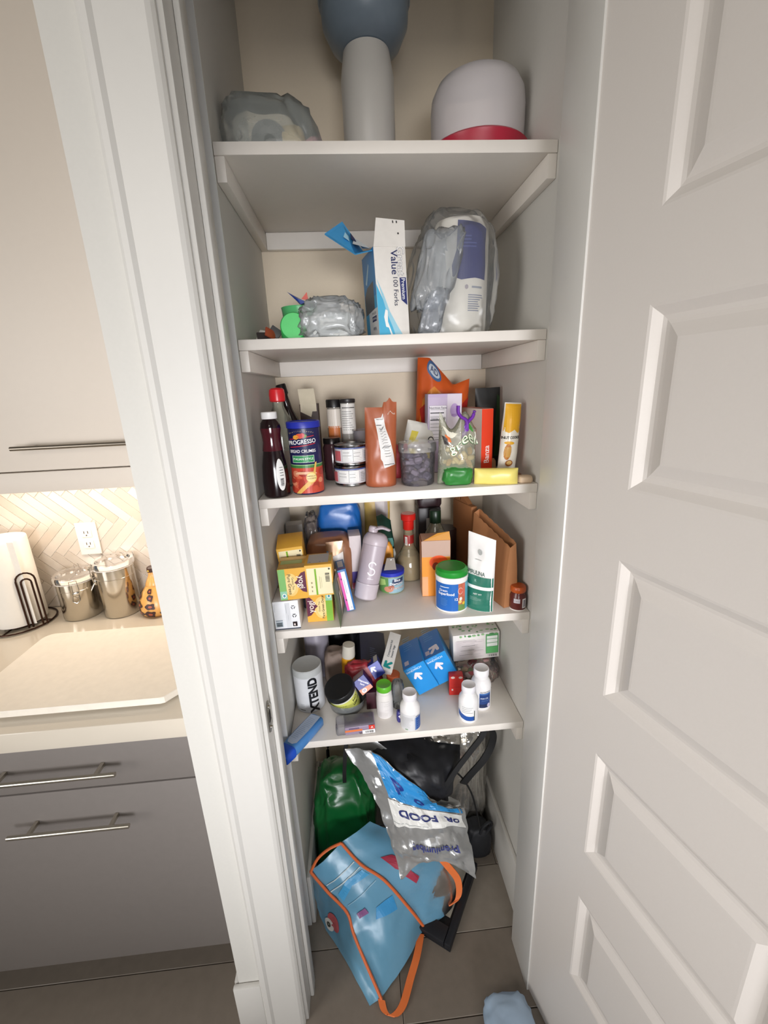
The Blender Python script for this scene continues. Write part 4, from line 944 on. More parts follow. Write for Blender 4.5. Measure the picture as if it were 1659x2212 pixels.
mesh('torn_point', [(-.055, -.008, .225), (-.035, -.008, .250), (-.018, -.008, .2255), (-.006, -.008, .248), (.03, -.008, .2255), (-.055, .008, .225), (-.035, .008, .250), (-.018, .008, .2255), (-.006, .008, .248), (.03, .008, .2255)],
     [(0, 2, 1), (2, 4, 3), (5, 6, 7), (7, 8, 9), (0, 1, 6, 5), (1, 2, 7, 6), (2, 3, 8, 7), (3, 4, 9, 8), (0, 5, 9, 4, 2)], pb2, t)
# pill bottles right
def pill(loc, label, cap, body, name='vitamin_bottle'):
    t = thing(name, label, 'bottle', loc)
    lathe('bottle_body', [(0, 0), (.019, 0), (.0205, .002), (.0205, .038), (.017, .044), (.0165, .048)], M(body, .25), t, 32)
    lathe('cap', [(.0185, .0485), (.0195, .050), (.0195, .060), (.017, .064), (0, .065)], M(cap, .35), t, 32)
    return t
t = pill((.624, .027, Z3), 'small brown vitamin bottle with orange cap, front right of the fourth shelf', 'b5521e', '5c2420')
lathe('base_ring', [(.0195, -.0002), (.0208, .0), (.0208, .003)], M('e6e2de', .4), t, 32)
prt(Scyl(.0207), [rect('c8c2c8', -.018, .022, -.002, .034), rect('4a4048', -.016, .027, -.005, .0282), rect('e6e2e2', .004, .008, .016, .034), rect('8a8490', .007, .011, .0135, .031)], t)
t = pill((.618, .072, Z3), 'small vitamin bottle with yellow cap behind the orange-capped one', 'e2ac22', 'b58a3a')
t = pill((.623, .120, Z3), 'small vitamin bottle with dark blue cap behind the yellow-capped one', '22406a', '4a4a52')

# =====================================================================
# LOWEST SHELF
# =====================================================================
def screwcap(parent, r, z, h, col, n=44):
    """ribbed screw cap"""
    V = []; F = []; lv = [(r*.97, z), (r, z+.001), (r, z+h-.002), (r*.94, z+h), (r*.9, z+h-.0005), (0.0001, z+h-.0005)]
    for q, (rr_, zz) in enumerate(lv):
        for i in range(n*2):
            a = PI*i/n; rad = rr_*(1+(.012 if (i % 2 and q in (1, 2)) else 0)); V.append((rad*math.cos(a), rad*math.sin(a), zz))
    m = n*2
    for q in range(len(lv)-1):
        for i in range(m): F.append((q*m+i, q*m+(i+1) % m, (q+1)*m+(i+1) % m, (q+1)*m+i))
    F.append(tuple(range(m))[::-1])
    return mesh('cap', V, F, M(col, .4), parent, smooth=True)
t = thing('powder_tub', 'grey-white powder tub with black vertical lettering at the left of the lowest shelf', 'tub', (.0475, .149, Z4), (0, -1, 0))
r = .0425
lathe('tub_body', [(0, 0), (.040, 0), (r, .003), (r, .116), (r-.002, .118)], M('d6d8dc', .4), t, 48)
lathe('lid', [(r-.0015, .1185), (r+.0005, .119), (r+.0005, .137), (r-.002, .140), (r-.004, .1395), (0, .1395)], M('b9bcbc', .45), t, 48)
prt(Scyl(r), [txt('14161c', 'XTEND', .018, .060, .036, 90, .16, .95)]+[rect('2a2c30', -.028, .010, -.012, .012)]+lines('a4aaae', -.026, .02, -.010, .034, 3, 3, .2), t)
t = thing('gray_plastic_jar', 'translucent mauve-grey jar at the back left of the lowest shelf', 'jar', (.062, .30, Z4+.0))
lathe('jar', [(0, 0), (.036, 0), (.040, .004), (.040, .16), (.035, .170), (0, .171)], M('8d8894', .35), t, 40)
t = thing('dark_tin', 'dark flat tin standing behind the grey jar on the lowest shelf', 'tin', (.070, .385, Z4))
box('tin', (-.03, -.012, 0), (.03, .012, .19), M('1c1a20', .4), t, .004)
t = thing('brown_paper_sack', 'small crumpled brown paper sack behind the black-lidded yellow tub', 'bag', (.125, .24, Z4))
crumple('sack', (.075, .07, .125), M('7a6a60', .7, bump=.1), t, 51, .12, 4, 2)
# blue bottle lying, hanging over edge
t = thing('blue_gel_bottle', 'blue bottle with a white ingredients label lying across the shelf front edge, lowest shelf', 'bottle', (.074, .062, Z4+.0175), (0, 0, 0))
bm_pts = [(-.016, 0), (.016, 0)]
V = []; secs = [(0, .020, .0125), (.004, .023, .015), (.06, .024, .0165), (.105, .0235, .0165), (.118, .022, .0165)]
n = 24
def superc(a, rx, ry): c, s_ = math.cos(a), math.sin(a); return (rx*math.copysign(abs(c)**.55, c), ry*math.copysign(abs(s_)**.55, s_))
for (yy, rx, ry) in secs:
    for i in range(n): x, z = superc(2*PI*i/n, rx, ry); V.append((x, -yy, z))
F = [tuple(range(n))]
for k in range(len(secs)-1):
    for i in range(n): j = (i+1) % n; F.append((k*n+j, k*n+i, (k+1)*n+i, (k+1)*n+j))
F.append(tuple((len(secs)-1)*n+i for i in range(n))[::-1])
o1 = mesh('bottle_body', V, F, M('4a86c8', .2), t, smooth=True)
V = []; secs = [(.1185, .0232, .0172), (.122, .0235, .0172), (.148, .021, .0162), (.1505, .019, .0145)]
for (yy, rx, ry) in secs:
    for i in range(n): x, z = superc(2*PI*i/n, rx, ry); V.append((x, -yy, z))
F = [tuple(range(n))]
for k in range(len(secs)-1):
    for i in range(n): j = (i+1) % n; F.append((k*n+j, k*n+i, (k+1)*n+i, (k+1)*n+j))
F.append(tuple((len(secs)-1)*n+i for i in range(n))[::-1])
mesh('cap', V, F, M('1450c8', .12), t, smooth=True)
prt(lambda u, v, o=0.: Vector((u, -v, .0166+o)), [poly('b4c4dc', [(-.015, .008), (.015, .004), (.017, .06), (.015, .105), (.006, .113), (-.010, .112), (-.016, .10)])]+lines('93a4c0', -.012, .02, .012, .1, 14, 5, .25), t, step=.02)
t.rotation_euler = (R(1), 0, R(-34))
# black lid tub tilted in clear bowl
t = thing('black_lid_tub', 'yellow-labelled tub with black lid tilted left inside the clear bowl', 'tub', (.158, .118, Z4+.014), (16, -14, 0))
r = .041
lathe('tub_body', [(0, 0), (.037, 0), (r-.001, .003), (r, .048), (r, .062), (r-.001, .065)], M('dfe0d8', .35), t, 44)
lathe('lid', [(r+.0015, .0655), (r+.003, .067), (r+.003, .083), (r+.001, .086), (r-.003, .0855), (0, .0855)], M('101113', .4), t, 48)
prt(Scyl(r), [rect('d9dc72', -.062, .006, .062, .058), txt('4a4c3a', 'x12 scoops', -.014, .046, .0055), txt('4a4c3a', '8 oz', .006, .046, .006), txt('4a4c3a', '5 g', -.014, .039, .005), txt('4a4c3a', '12 ct', -.012, .032, .005), txt('5a5c44', 'Energy mix', .0, .016, .0055), txt('22241c', 'NO', .043, .046, .013, 12, .04), txt('22241c', 'LEMON', .045, .032, .011, 12, .04, .8)]+lines('9a9c66', .004, .022, .012, .042, 7, 5, .3), t)
t = thing('clear_bowl', 'clear round plastic bowl holding the tilted black-lidded tub', 'bowl', (.158, .112, Z4))
lathe('bowl', [(0, .001), (.036, .001), (.050, .02), (.058, .050), (.0585, .051), (.057, .050), (.049, .021), (.035, .003)], CLR('dfe6e6', .25, .08, .1), t, 44)
t = thing('clear_tray_package', 'clear plastic tray package with orange and violet sleeve at the front of the lowest shelf', 'package', (.184, .034, Z4), (0, -1, 2))
box('tray', (-.058, -.024, 0), (.048, .024, .030), CLR('c4c2cc', .22, .1, .1), t, .006)
box('sleeve', (-.034, -.0252, .001), (.050, .0252, .027), M('9a8aa2', .4), t, .004)
prt(Sfront(.084, .0505, .03), [rect('e8804a', -.033, .012, .014, .018), txt('4a3060', 'essentials', -.008, .0222, .0075, 0, .03), rect('d84438', .032, .014, .0485, .0268), txt('ffffff', 'A', .041, .0195, .009, 0, .06), rect('3a2a30', .004, .006, .014, .0072), rect('3a2a30', .006, .003, .014, .0042), rect('f0eeee', .014, .001, .0485, .0135)]+barcode(.020, .003, .046, .011, 'f0eeee', 11), t, eps=.0005)
# vitamin bottle with green cap
def vbottle(name, loc, label, r, h, capcol, bodyc, rc, hc, prints, rz=0, shoulder=.8, extra_ry=0):
    t = thing(name, label, 'bottle', loc, (0, extra_ry, rz))
    pf = [(0, 0), (r*.92, 0), (r, .003), (r, h*.70), (r*.95, h*.78), (rc*1.02, h*.90), (rc*.9, h*.93), (rc*.9, h)]
    lathe('bottle_body', pf, M(bodyc, .35), t, 44)
    screwcap(t, rc, h+.0003, hc, capcol)
    prt(Scyl(r), prints, t)
    return t
vbottle('green_cap_pill_bottle', (.266, .078, Z4), 'slim white pill bottle with a bright green cap on the lowest shelf', .0235, .085, '5fb52a', 'e8e4e0', .0215, .018,
        [rect('e4e0de', -.034, .004, .034, .058), rect('b8b4b2', -.012, .058, .012, .0588), rect('c8c4c2', .0, .050, .014, .0508), rect('c8c4c2', -.004, .044, .014, .0448), rect('c4c0be', -.002, .030, .012, .0305)]+lines('d0ccca', -.02, .008, .014, .026, 6, 3, .2), 0)
blu = '1f4f9e'
vbottle('white_pill_bottle', (.333, .027, Z4), 'white pill bottle with narrow blue label edge, nearest the middle of the lowest shelf', .0275, .090, 'e6e4e8', 'eceaea', .0195, .020,
        [rect('d8d8da', -.040, .005, .012, .055), rect(blu, .010, .004, .040, .044), rect('5f8fc8', .012, .0042, .0135, .044), rect('8fa88c', -.018, .006, -.010, .010)]+lines('b8b8bc', -.028, .014, .006, .050, 9, 4, .18)+lines('7fa4d8', .016, .012, .026, .04, 4, 2, .15)+[rect('6a7a9a', .012, .047, .024, .049)], 0)
bb = [rect('eaeaea', -.034, .010, .010, .058), poly(blu, [(-.040, .020), (-.028, .014), (-.012, .0105), (.010, .0095), (.010, .024), (-.012, .025), (-.028, .030), (-.040, .038)]), rect('14301f', .009, .010, .0115, .042)]+[rect('2a2c30', -.026, .052-.0055*k, .006-(k % 3)*.004, .0527-.0055*k) for k in range(4)]
vbottle('white_pill_bottle', (.500, .036, Z4), 'white pill bottle with blue crescent on its label, front right of the lowest shelf', .0275, .090, 'e6e4e8', 'eceaea', .0195, .020, bb, 0)
vbottle('white_pill_bottle', (.5485, .080, Z4), 'taller white pill bottle with a square navy label, behind the front right one', .029, .105, 'ece9ec', 'eeecec', .0215, .022,
        [rect('1c3f7e', -.016, .012, .019, .060), rect('3f6fb0', -.016, .055, .019, .060), txt('dfe8f4', 'FISH OIL', -.001, .043, .0065, 0, .04), txt('20242c', 'NUTRITION', .002, .0635, .006, 0, .03), rect('6f92c4', -.010, .035, .014, .0358), rect('0f2450', -.016, .012, .010, .024), ell('c8c0d8', .012, .019, .005, .006)]+lines('4a4c50', .027, .02, .034, .062, 7, 3, .3)+[rect('2a2c30', .024, .066, .034, .069)], 8)
# clear glass jar behind green bottle
t = thing('clear_glass_jar', 'small clear ribbed plastic jar between the green-capped and white pill bottles', 'jar', (.308, .105, Z4))
lathe('glass', [(0, 0), (.016, 0), (.018, .003), (.018, .072), (.016, .078), (.0155, .085), (.0145, .085)], CLR('c6ccd0', .18, .06, .1), t, 30)
t = thing('navy_candy', 'small navy and white wrapped sweet beside the clear jar', 'wrapper', (.306, .045, Z4))
crumple('wrapper', (.020, .018, .036), M('33307a', .35), t, 55, .12, 3)
prt(lambda u, v, o=0.: Vector((u, -.0095-o, v)), [ell('e8e4ee', .0, .024, .005, .004, 10), rect('e8e4ee', -.002, .018, .002, .021)], t, eps=.001)
# black trash-like pouches at the back
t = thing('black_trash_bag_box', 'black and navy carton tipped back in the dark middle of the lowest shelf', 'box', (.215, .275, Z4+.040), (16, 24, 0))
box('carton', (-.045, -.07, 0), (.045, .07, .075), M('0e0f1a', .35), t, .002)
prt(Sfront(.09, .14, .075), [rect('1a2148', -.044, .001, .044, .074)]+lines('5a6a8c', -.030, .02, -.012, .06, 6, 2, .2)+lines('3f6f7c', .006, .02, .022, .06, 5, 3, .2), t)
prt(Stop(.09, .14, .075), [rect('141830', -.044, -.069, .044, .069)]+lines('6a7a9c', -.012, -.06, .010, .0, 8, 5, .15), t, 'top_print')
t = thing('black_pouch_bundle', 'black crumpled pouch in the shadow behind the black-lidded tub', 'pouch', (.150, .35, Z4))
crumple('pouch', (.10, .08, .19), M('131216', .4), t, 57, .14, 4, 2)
t = thing('mustard_bottle', 'mustard yellow bottle with a white top standing among the dark cartons on the lowest shelf', 'bottle', (.157, .215, Z4), (0, 5, 0))
lathe('bottle_body', [(0, 0), (.018, 0), (.020, .004), (.021, .04), (.0215, .095), (.020, .108)], M('d89a1c', .35), t, 30)
lathe('white_top', [(.020, .1085), (.021, .115), (.0195, .135), (.0185, .150), (0, .151)], M('c9c4b8', .35), t, 30)
t = thing('white_teal_box', 'long white box with a teal arrow mark tipped down between dark cartons and blue boxes', 'box', (.279, .15, Z4+.092), (22, 19, -20))
box('carton', (-.0185, .0, -.024), (.0185, .135, .0), M('dcd9d4', .5), t, .001)
S = Stop(.031, 0, .026)
S2 = lambda u, v, o=0.: Vector((u, v, o))
prt(S2, arrow_logo('1f8f8c', .0, .020, .026, 130)+[txt('4a5464', 'Compressed foil', -.005, .075, .009, 90, .03), txt('4a5464', 'freezer bags', .006, .068, .009, 90, .03)], t, step=.02)
# blue arrow box & freezer box
t = thing('blue_arrow_box', 'small royal blue carton end with a white arrow mark above the red bag', 'box', (.2598, .14, Z4+.081), (-20, -28, 0))
box('carton', (-.018, 0, 0), (.018, .07, .044), M('1c2f96', .4), t, .001)
prt(lambda u, v, o=0.: Vector((u, -o, v)), [rect('1f35a4', -.0175, .0005, .0175, .0435)]+arrow_logo('f4f4f6', -.007, .028, .017, 25), t)
prt(lambda u, v, o=0.: Vector((u, v, .044+o)), [rect('d8d8da', .004, .002, .0175, .068)], t, 'top_print')
t = thing('blue_freezer_box', 'blue and orange carton end reading Disposable 50 leaning over the yellow tub', 'box', (.2204, .10, Z4+.064), (-20, -35, 0))
box('carton', (-.0195, 0, 0), (.0195, .06, .046), M('2a2f86', .4), t, .001)
prt(lambda u, v, o=0.: Vector((u, -o, v)), [rect('232c8e', -.019, .0005, .019, .0455), poly('e08458', [(-.019, .0005), (.019, .0005), (.019, .012), (-.019, .018)]), txt('f2f2f6', 'Disposable', .007, .030, .0075, -60, .08), txt('f2f2f6', 'bags', .0, .026, .0075, -60, .06), ell('f0e0dc', -.006, .0085, .008, .0065), txt('3a3f96', '50', -.006, .0085, .009, 0, .05)], t)
prt(lambda u, v, o=0.: Vector((u, v, .046+o)), [rect('b9b3ba', -.019, .001, .019, .058)], t, 'top_print')
t = thing('red_bag', 'limp red bag draped between the blue cartons on the lowest shelf', 'bag', (.232, .165, Z4))
crumple('bag', (.10, .035, .105), M('9c2a34', .4), t, 61, .2, 4, 2.2, lean=(-.035, .02))
t = thing('maroon_box', 'dark maroon box standing in shadow behind the green-capped bottle', 'box', (.238, .110, Z4))
box('carton', (-.024, -.010, 0), (.022, .012, .058), M('3d1420', .5), t, .002)
t = thing('orange_label_jar', 'small jar with orange top and cream label behind the green-capped bottle', 'jar', (.300, .160, Z4))
lathe('jar', [(0, 0), (.019, 0), (.020, .002), (.020, .055), (0, .056)], M('cfc0ae', .4), t, 30)
lathe('lid', [(.0205, .0562), (.0208, .070), (.019, .072), (0, .072)], M('d8683a', .4), t, 30)
# two sandwich bag boxes
def upbox(loc, rot, label, w, seed):
    t = thing('sandwich_bag_box', label, 'box', loc, rot, 'bright blue sandwich bag boxes')
    h, d = .105, .12
    box('carton', (-w/2, 0, 0), (w/2, d, h), M('2288c8', .38), t, .001)
    prt(lambda u, v, o=0.: Vector((u, -o, v)), [rect('1d8ed8', -w/2+.0005, .0005, w/2-.0005, h-.0005)]+arrow_logo('f0e4ea', -.004, h*.62, .027, 12)+[txt('d8ecf8', 'SANDWICH', -.006, h*.865, .0095, 0, .06), txt('a8d4f0', 'storage bags', -.010, h*.95, .0058)], t)
    prt(lambda u, v, o=0.: Vector((-w/2-o, d/2-u, v)), [rect('6cb83a' if seed == 1 else '1f6ab4', -d/2+.0005, .0005, d/2-.0005, h-.0005)], t, 'side_print')
    prt(lambda u, v, o=0.: Vector((u, v, h+o)), [rect('1f6ab4', -w/2+.0005, .001, w/2-.0005, d-.001)]+(arrow_logo('dcd4dc', .004, .030, .034, -35) if seed == 2 else [])+[rect('b8b0c0', -.026, .014, -.012, .032)]+lines('5f9cd0', -.02, .08, .012, .15, 7, seed, .18), t, 'top_print')
    return t
upbox((.4073, .140, Z4+.0165), (2, -27, 0), 'left of the two bright blue arrow-marked boxes with green edge', .068, 1)
upbox((.4725, .155, Z4+.034), (2, -26, 0), 'right of the two bright blue arrow-marked boxes, next to the white and green carton', .068, 2)
# red small box
t = thing('red_small_box', 'small red carton with white dots behind the front right pill bottles', 'box', (.489, .140, Z4), (0, 0, -6))
box('carton', (-.021, -.012, 0), (.021, .014, .066), M('cf2a24', .4), t, .001)
prt(Sfront(.042, .024, .066), [rect('d8322a', -.0205, .0005, .0205, .0655), ell('e8d4cc', -.010, .062, .006, .004), ell('e8d4cc', .013, .062, .006, .004), rect('f0dcd8', -.014, .016, -.009, .022), rect('b8241c', -.0205, .028, .0205, .029)], t)
# white green carton
t = thing('white_green_carton', 'white carton with green leaf print and green label box, back right of the lowest shelf', 'box', (.571, .23, Z4+.068), (2, -2, 0))
box('carton', (-.074, -.028, 0), (.074, .032, .094), M('e0dcd8', .5), t, .001)
S = Sfront(.148, .056, .094)
L = [rect('dcd4d4', -.068, .004, .025, .072)]+[rect('3a3a3a', -.055+.004*k, .020+.016*k, -.052+.004*k+.04, .0207+.016*k) for k in range(4)]
L += lines('b4aeb2', -.064, .006, .022, .078, 16, 8, .15)+[rect('4f9a5c', .030, .018, .070, .088), rect('e4e8e2', .033, .058, .067, .070), rect('e4e8e2', .033, .044, .067, .056), rect('e4e8e2', .033, .072, .067, .082), rect('5fae6a', .032, .020, .068, .042)]
L += barcode(.034, .006, .066, .015, 'e0dcd8', 4)
rr = random.Random(9)
for k in range(9): L.append(ell(rr.choice(('6aa86a', '8fbf86', '4f8f56')), -.05+.014*k, .088+rr.uniform(-.002, .003), rr.uniform(.003, .008), .003, 10))
prt(S, L, t)
L = [ell(rr.choice(('6aa86a', '9cc490', '4f8f56')), rr.uniform(-.065, .065), rr.uniform(-.02, .025), rr.uniform(.003, .007), rr.uniform(.002, .004), 10) for k in range(22)]
prt(Stop(.148, .056, .094), L, t, 'top_print')
t = thing('candy_bag', 'clear bag of pink and red wrapped candy under the white and green carton', 'bag', (.575, .220, Z4))
crumple('film', (.135, .13, .065), CLR('d8c8c8', .10, .1, .4), t, 63, .10, 4, 2.2)
for k in range(26):
    a = rr.uniform(-.05, .05); b = rr.uniform(-.05, .045)
    o = box('candy', (-.011, -.007, -.006), (.011, .007, .006), M(rr.choice(('d84a5a', 'e8b8b4', 'c8b48a', 'b8283a', '8aa86a', 'e8e0dc')), .35), t, .004, segs=1); o.location = (a, b, .010+.011*(k//7)); o.rotation_euler = (rr.uniform(-.4, .4), rr.uniform(-.4, .4), rr.uniform(0, 3))

# =====================================================================
# FLOOR OF THE CLOSET
# =====================================================================
def sheet(name, rows, mat, parent, origin, n=6, wr=.004, th=.002, seed=1, freq=16):
    """cloth/film surface through a grid of points (world), smoothed, wrinkled; returns S(u,v) with u,v in 0..1"""
    O = Vector(origin); G = [arcpts([Vector(p)-O for p in r], n) for r in rows]; m = len(G[0])
    cols = [arcpts([g[i] for g in G], n) for i in range(m)]; k = len(cols[0])
    def nrm(i, j):
        a = cols[min(i+1, m-1)][j]-cols[max(i-1, 0)][j]; b = cols[i][min(j+1, k-1)]-cols[i][max(j-1, 0)]
        v = b.cross(a); return v.normalized() if v.length > 1e-9 else Vector((0, -1, 0))
    sgn = 1
    P = [[None]*k for _ in range(m)]; N = [[None]*k for _ in range(m)]
    for i in range(m):
        for j in range(k):
            nn = nrm(i, j)
            if nn.y > 0: nn = -nn
            p = cols[i][j]; w = abs(noise.noise(p*freq+Vector((seed, 0, 0))))+.5*abs(noise.noise(p*freq*2.2+Vector((0, seed, 0))))
            P[i][j] = p+nn*(w-.3)*wr*2; N[i][j] = nn
    V = []; F = []
    for s_ in (0, 1):
        for i in range(m):
            for j in range(k): V.append(P[i][j]-N[i][j]*th*s_)
    g = lambda s_, i, j: s_*m*k+i*k+j
    for i in range(m-1):
        for j in range(k-1):
            F.append((g(0, i, j), g(0, i, j+1), g(0, i+1, j+1), g(0, i+1, j))); F.append((g(1, i+1, j), g(1, i+1, j+1), g(1, i, j+1), g(1, i, j)))
    for i in range(m-1):
        F.append((g(0, i, 0), g(0, i+1, 0), g(1, i+1, 0), g(1, i, 0))); F.append((g(0, i+1, k-1), g(0, i, k-1), g(1, i, k-1), g(1, i+1, k-1)))
    for j in range(k-1):
        F.append((g(0, 0, j+1), g(0, 0, j), g(1, 0, j), g(1, 0, j+1))); F.append((g(0, m-1, j), g(0, m-1, j+1), g(1, m-1, j+1), g(1, m-1, j)))
    mesh(name, V, F, mat, parent, smooth=True)
    def S(u, v, o=0.):
        x = min(max(u, 0), .9999)*(m-1); y = min(max(v, 0), .9999)*(k-1); i, j = int(x), int(y); fx, fy = x-i, y-j
        a = P[i][j].lerp(P[i+1][j], fx); b = P[i][j+1].lerp(P[i+1][j+1], fx); nn = N[i][j]
        return a.lerp(b, fy)+nn*(o+.0003)
    return S
silver = M('d2cec6', .24, .85, bump=1., scale=30, var=.12)
film = M('b4b5b4', .24, .6, bump=.8, scale=24, var=.1)
# insulated silver bag standing at the back
t = thing('insulated_bag', 'silver foil insulated bag with black lining and handles at the back of the closet floor', 'bag', (.47, .30, 0))
crumple('foil_body', (.30, .20, .60), silver, t, 71, .13, 6, 4.2, boxy=.45, lean=(-.01, -.03))
O = (.47, .30, 0)
sheet('black_lining', [[(.165, .13, .600), (.26, .14, .580), (.36, .14, .550), (.45, .14, .525), (.505, .14, .505)], [(.18, .10, .56), (.26, .08, .555), (.34, .07, .54), (.43, .08, .515), (.495, .10, .49)], [(.24, .06, .49), (.29, .03, .50), (.36, .025, .50), (.42, .035, .475), (.47, .06, .45)], [(.31, .05, .425), (.35, .035, .42), (.39, .03, .41), (.42, .04, .395), (.445, .05, .385)]], M('17181d', .45, bump=.3, scale=30), t, O, 6, .010, .003, 4, 16)
sheet('crinkled_rim', [[(.33, .17, .575), (.38, .17, .570), (.44, .17, .560), (.54, .17, .560)], [(.335, .135, .545), (.38, .13, .540), (.44, .13, .525), (.52, .13, .505)]], silver, t, O, 8, .012, .002, 8, 45)
strap('handle', [Vector(p)-Vector(O) for p in arcpts([(.150, .135, .59), (.138, .13, .52), (.130, .13, .44), (.128, .135, .40)])], (1, 0, 0), .012, .004, M('0e0e10', .6), t)
strap('handle', [Vector(p)-Vector(O) for p in arcpts([(.575, .10, .625), (.56, .085, .585), (.52, .07, .545), (.475, .055, .50), (.44, .045, .455), (.415, .045, .425)])], (1, 0, -.6), .018, .005, M('0e0e10', .6), t)
strap('handle', [Vector(p)-Vector(O) for p in arcpts([(.575, .125, .60), (.605, .125, .555), (.600, .12, .505), (.57, .105, .465), (.53, .10, .42), (.505, .10, .385)])], (1, 0, -.5), .024, .005, M('0e0e10', .6), t)
tube('piping', [Vector(p)-Vector(O) for p in arcpts([(.455, .105, .45), (.50, .115, .40), (.535, .115, .33), (.555, .118, .25), (.57, .12, .16)])], .003, M('0e0e10', .6), t)
# pet/food bag in front
t = thing('silver_food_bag', 'wrinkled silver food bag with blue and white print upside down, draped in front', 'bag', (.36, 0, 0))
rows = [[(0.142, 0.07, 0.596), (0.217, 0.05, 0.600), (0.298, 0.02, 0.54), (0.396, 0.02, 0.425), (0.477, 0.03, 0.375)],
        [(0.195, 0.03, 0.517), (0.258, 0.01, 0.51), (0.325, 0.0, 0.468), (0.408, 0.0, 0.42), (0.491, 0.02, 0.371)],
        [(0.233, 0.0, 0.435), (0.286, -.02, 0.425), (0.354, -.03, 0.41), (0.423, -.02, 0.385), (0.493, 0.0, 0.330)],
        [(0.26, -0.03, 0.337), (0.307, -0.05, 0.335), (0.361, -0.055, 0.325), (0.43, -0.05, 0.306), (0.5, -0.03, 0.272)],
        [(0.285, -0.06, 0.245), (0.329, -0.06, 0.285), (0.389, -0.06, 0.296), (0.444, -0.06, 0.266), (0.504, -0.06, 0.206)]]
S = sheet('front_film', rows, film, t, (.36, 0, 0), 8, .009, .002, 3, 22)
back = [[(p[0]*.96+.012, p[1]+.035+.03*math.sin(PI*j/4), p[2]-.01) for j, p in enumerate(r)] for r in rows]
sheet('back_film', back, film, t, (.36, 0, 0), 4, .005, .002, 6, 20)
L = [poly('2f8fd0', [(.26, .995), (.42, .995), (.72, .98), (.93, .90), (.95, .70), (.62, .655), (.22, .66)]), poly('e2e2de', [(.20, .645), (.6, .645), (.92, .66), (.95, .50), (.6, .45), (.17, .44)]), rect('9aa0a0', .18, .462, .55, .466)]
L += [txt('1e3a8c', 'P', .40, .78, .17, 5, .12, 1.3), txt('1e3a8c', 'o', .56, .74, .12, 5, .12, 1.3)]
L += [txt('26306c', 'FOOD', .47, .548, .092, 180, .12, 1.5), txt('26306c', 'OR', .82, .560, .075, 180, .12, 1.4), txt('2c3478', 'Premiumbag', .585, .30, .080, 180, .06, 1.25)]
prt(lambda u, v, o=0.: S(u, 1-v, o), L, t, eps=.0015, step=.03)
# dark hanging bits at left
t = thing('black_cable', 'black cable loop hanging in shadow at the left back of the closet floor', 'cord', (.07, .37, 0))
tube('cord', [Vector(p)-Vector((.07, .37, 0)) for p in arcpts([(.08, .37, .007), (.06, .37, .16), (.055, .37, .30), (.075, .37, .37), (.10, .37, .35)])], .006, M('0f0f12', .6), t)
# green tote
t = thing('green_tote_bag', 'dark green plastic tote bag slumped at the left of the closet floor', 'bag', (.118, .19, 0))
crumple('bag', (.215, .19, .385), M('0c5a28', .28, bump=.15, scale=14, var=.2), t, 81, .13, 5, 1.5, boxy=.55, pinch=.12, lean=(.0, .02))
# blue zip tote with orange piping
t = thing('blue_tote_bag', 'translucent light blue tote bag with orange piping spilling out onto the floor', 'bag', (.20, 0, 0))
O = (.20, 0, 0); bl = CLR('8ad0f4', .46, .3, .3, 10)
U = [(.111, .03, .286), (.165, .0, .235), (.234, -.02, .186), (.30, -.04, .095), (.35, -.053, .012)]
D = [(.016, .0, .225), (.065, -.03, .180), (.119, -.06, .133), (.140, -.10, .091), (.205, -.195, .006)]
mid = [tuple((a+b)/2+(.0, -.012, .008)[q] for q, (a, b) in enumerate(zip(u_, d_))) for u_, d_ in zip(U, D)]
SG = sheet('gusset', [U, mid, D], bl, t, O, 6, .006, .002, 2, 14)
Eo = [(.012, .03, .150), (.016, .02, .080), (.030, .0, .012), (.095, -.09, .006), (.172, -.205, .003)]
mid = [tuple((a+b)/2 for a, b in zip(u_, d_)) for u_, d_ in zip(D, Eo)]
S3 = sheet('lower_panel', [D, mid, Eo], bl, t, O, 6, .005, .002, 5, 14)
Ro = [(.20, .09, .280), (.30, .08, .225), (.42, .06, .150), (.475, .04, .06), (.455, .0, .006)]
mid = [tuple((a+b)/2+(0, -.01, .01)[q] for q, (a, b) in enumerate(zip(u_, d_))) for u_, d_ in zip(U, Ro)]
S4 = sheet('upper_panel', [U, mid, Ro], CLR('8acdf0', .5, .3, .3, 10), t, O, 6, .005, .002, 7, 12)
orr = M('e2703a', .5)
prt(lambda u, v, o=0.: SG(u, v, o), [poly('4aa6dc', [(.30, .12), (.38, .12), (.34, .5), (.40, .85), (.33, .85), (.27, .5)]), poly('3a98d4', [(.62, .12), (.72, .2), (.70, .55), (.62, .45)]), rect('c6d8dc', .20, .1, .208, .9), rect('c6d8dc', .262, .1, .272, .92), rect('9cc4d8', .45, .15, .455, .85), poly('8a5a8c', [(.56, .62), (.62, .60), (.63, .78), (.57, .80)])], t, 'seam_print', eps=.0012, step=.04)
tube('piping', [Vector(p)-Vector(O)+Vector((0, -.004, .003)) for p in arcpts(U)], .0042, orr, t)
tube('piping', [Vector(p)-Vector(O)+Vector((0, -.004, .003)) for p in arcpts(D)], .0042, orr, t)
tube('piping', [Vector(p)-Vector(O)+Vector((0, -.004, .003)) for p in arcpts([D[0], (.04, .01, .262), (.075, .02, .282), U[0]])], .0042, orr, t)
strap('handle', [Vector(p)-Vector(O) for p in arcpts([(.335, -.068, .012), (.315, -.12, .016), (.290, -.165, .012), (.262, -.215, .008), (.235, -.232, .006), (.212, -.222, .006), (.205, -.200, .010)])], (1, -.3, 0), .020, .003, M('e8783a', .6), t)
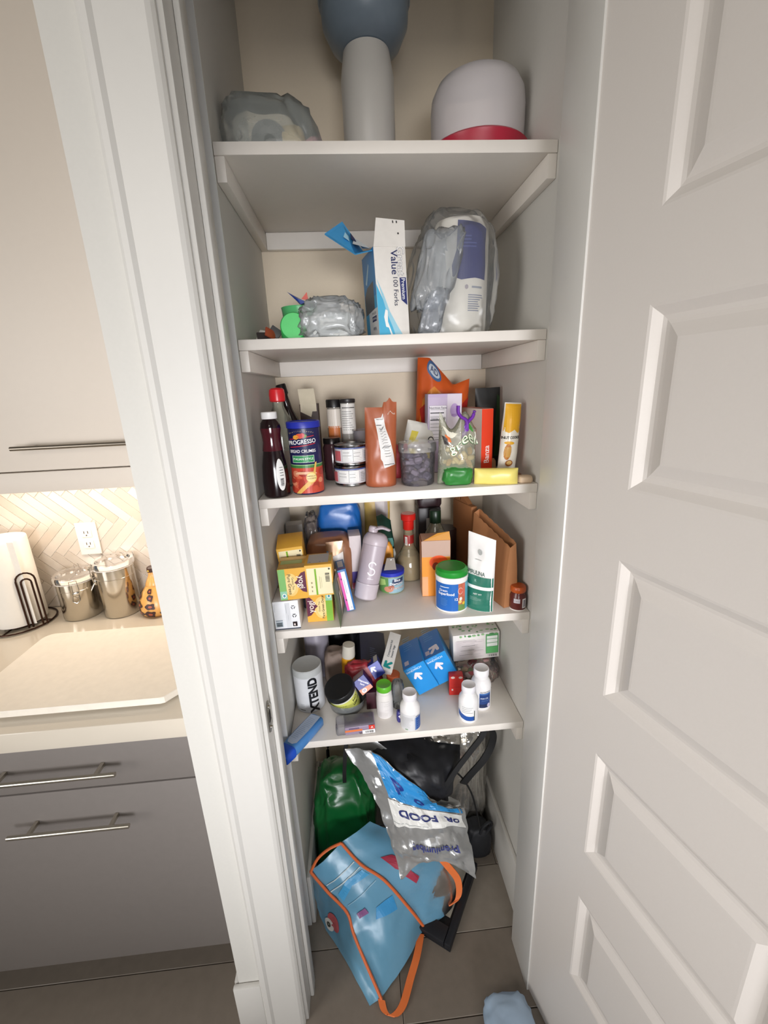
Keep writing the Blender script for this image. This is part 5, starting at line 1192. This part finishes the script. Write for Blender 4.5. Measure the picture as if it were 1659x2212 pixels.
strap('handle', [Vector(p)-Vector(O) for p in arcpts([(.405, .045, .175), (.440, .030, .135), (.470, .018, .085), (.466, .0, .035), (.430, -.012, .022)])], (1, 0, .5), .022, .003, M('e8783a', .6), t)
prt(lambda u, v, o=0.: S3(u, v, o), [ell('b8585c', .55, .58, .09, .16, 18), ell('d8d4cc', .55, .75, .06, .11, 16), ell('4a4a40', .55, .77, .025, .05, 12)], t, 'printed_patch', eps=.0015, step=.05)
prt(lambda u, v, o=0.: S4(u, v, o), [poly('b03a50', [(.30, .35), (.45, .30), (.55, .40), (.42, .52), (.33, .5)]), poly('b03a50', [(.52, .30), (.62, .36), (.58, .46), (.50, .42)])], t, 'printed_mark', eps=.0015, step=.05)
# dark tray on floor
t = thing('black_tray', 'shallow black plastic tray lying on the floor right of the blue tote', 'tray', (.425, .035, .0005), (0, 0, 56))
bk = M('1a1c22', .45)
box('tray_floor', (-.13, -.075, 0), (.13, .075, .004), bk, t, .001)
for a, b, c, d in ((-.13, -.075, .13, -.055), (-.13, .055, .13, .075), (-.13, -.054, -.085, .054), (.11, -.054, .13, .054)): box('tray_rim', (a, b, .0042), (c, d, .026), bk, t, .003)
t = thing('white_paper', 'white sheet of paper lying inside the black tray', 'paper', (.435, .05, .0050), (0, 0, 56))
box('sheet', (-.07, -.045, 0), (.085, .050, .0012), M('d8d4c8', .7), t)
# black pouch at right
t = thing('black_lunch_pouch', 'small black padded pouch with a carry loop against the right wall on the closet floor', 'pouch', (.575, .160, .0005))
crumple('pouch', (.088, .075, .135), M('15171c', .6, bump=.1), t, 91, .10, 4, 1.8, boxy=.6)
tube('carry_loop', arcpts([(.0, -.03, .120), (.012, -.032, .155), (.034, -.03, .170), (.040, -.028, .150), (.022, -.028, .118)]), .005, M('15171c', .6), t)

t = thing('pale_blue_cloth', 'pale blue soft cloth lying at the foot of the open door', 'cloth', (.532, -.315, .0005))
crumple('cloth', (.13, .17, .055), M('a9bfd6', .9, bump=.3, scale=20), t, 95, .12, 4, 2.)
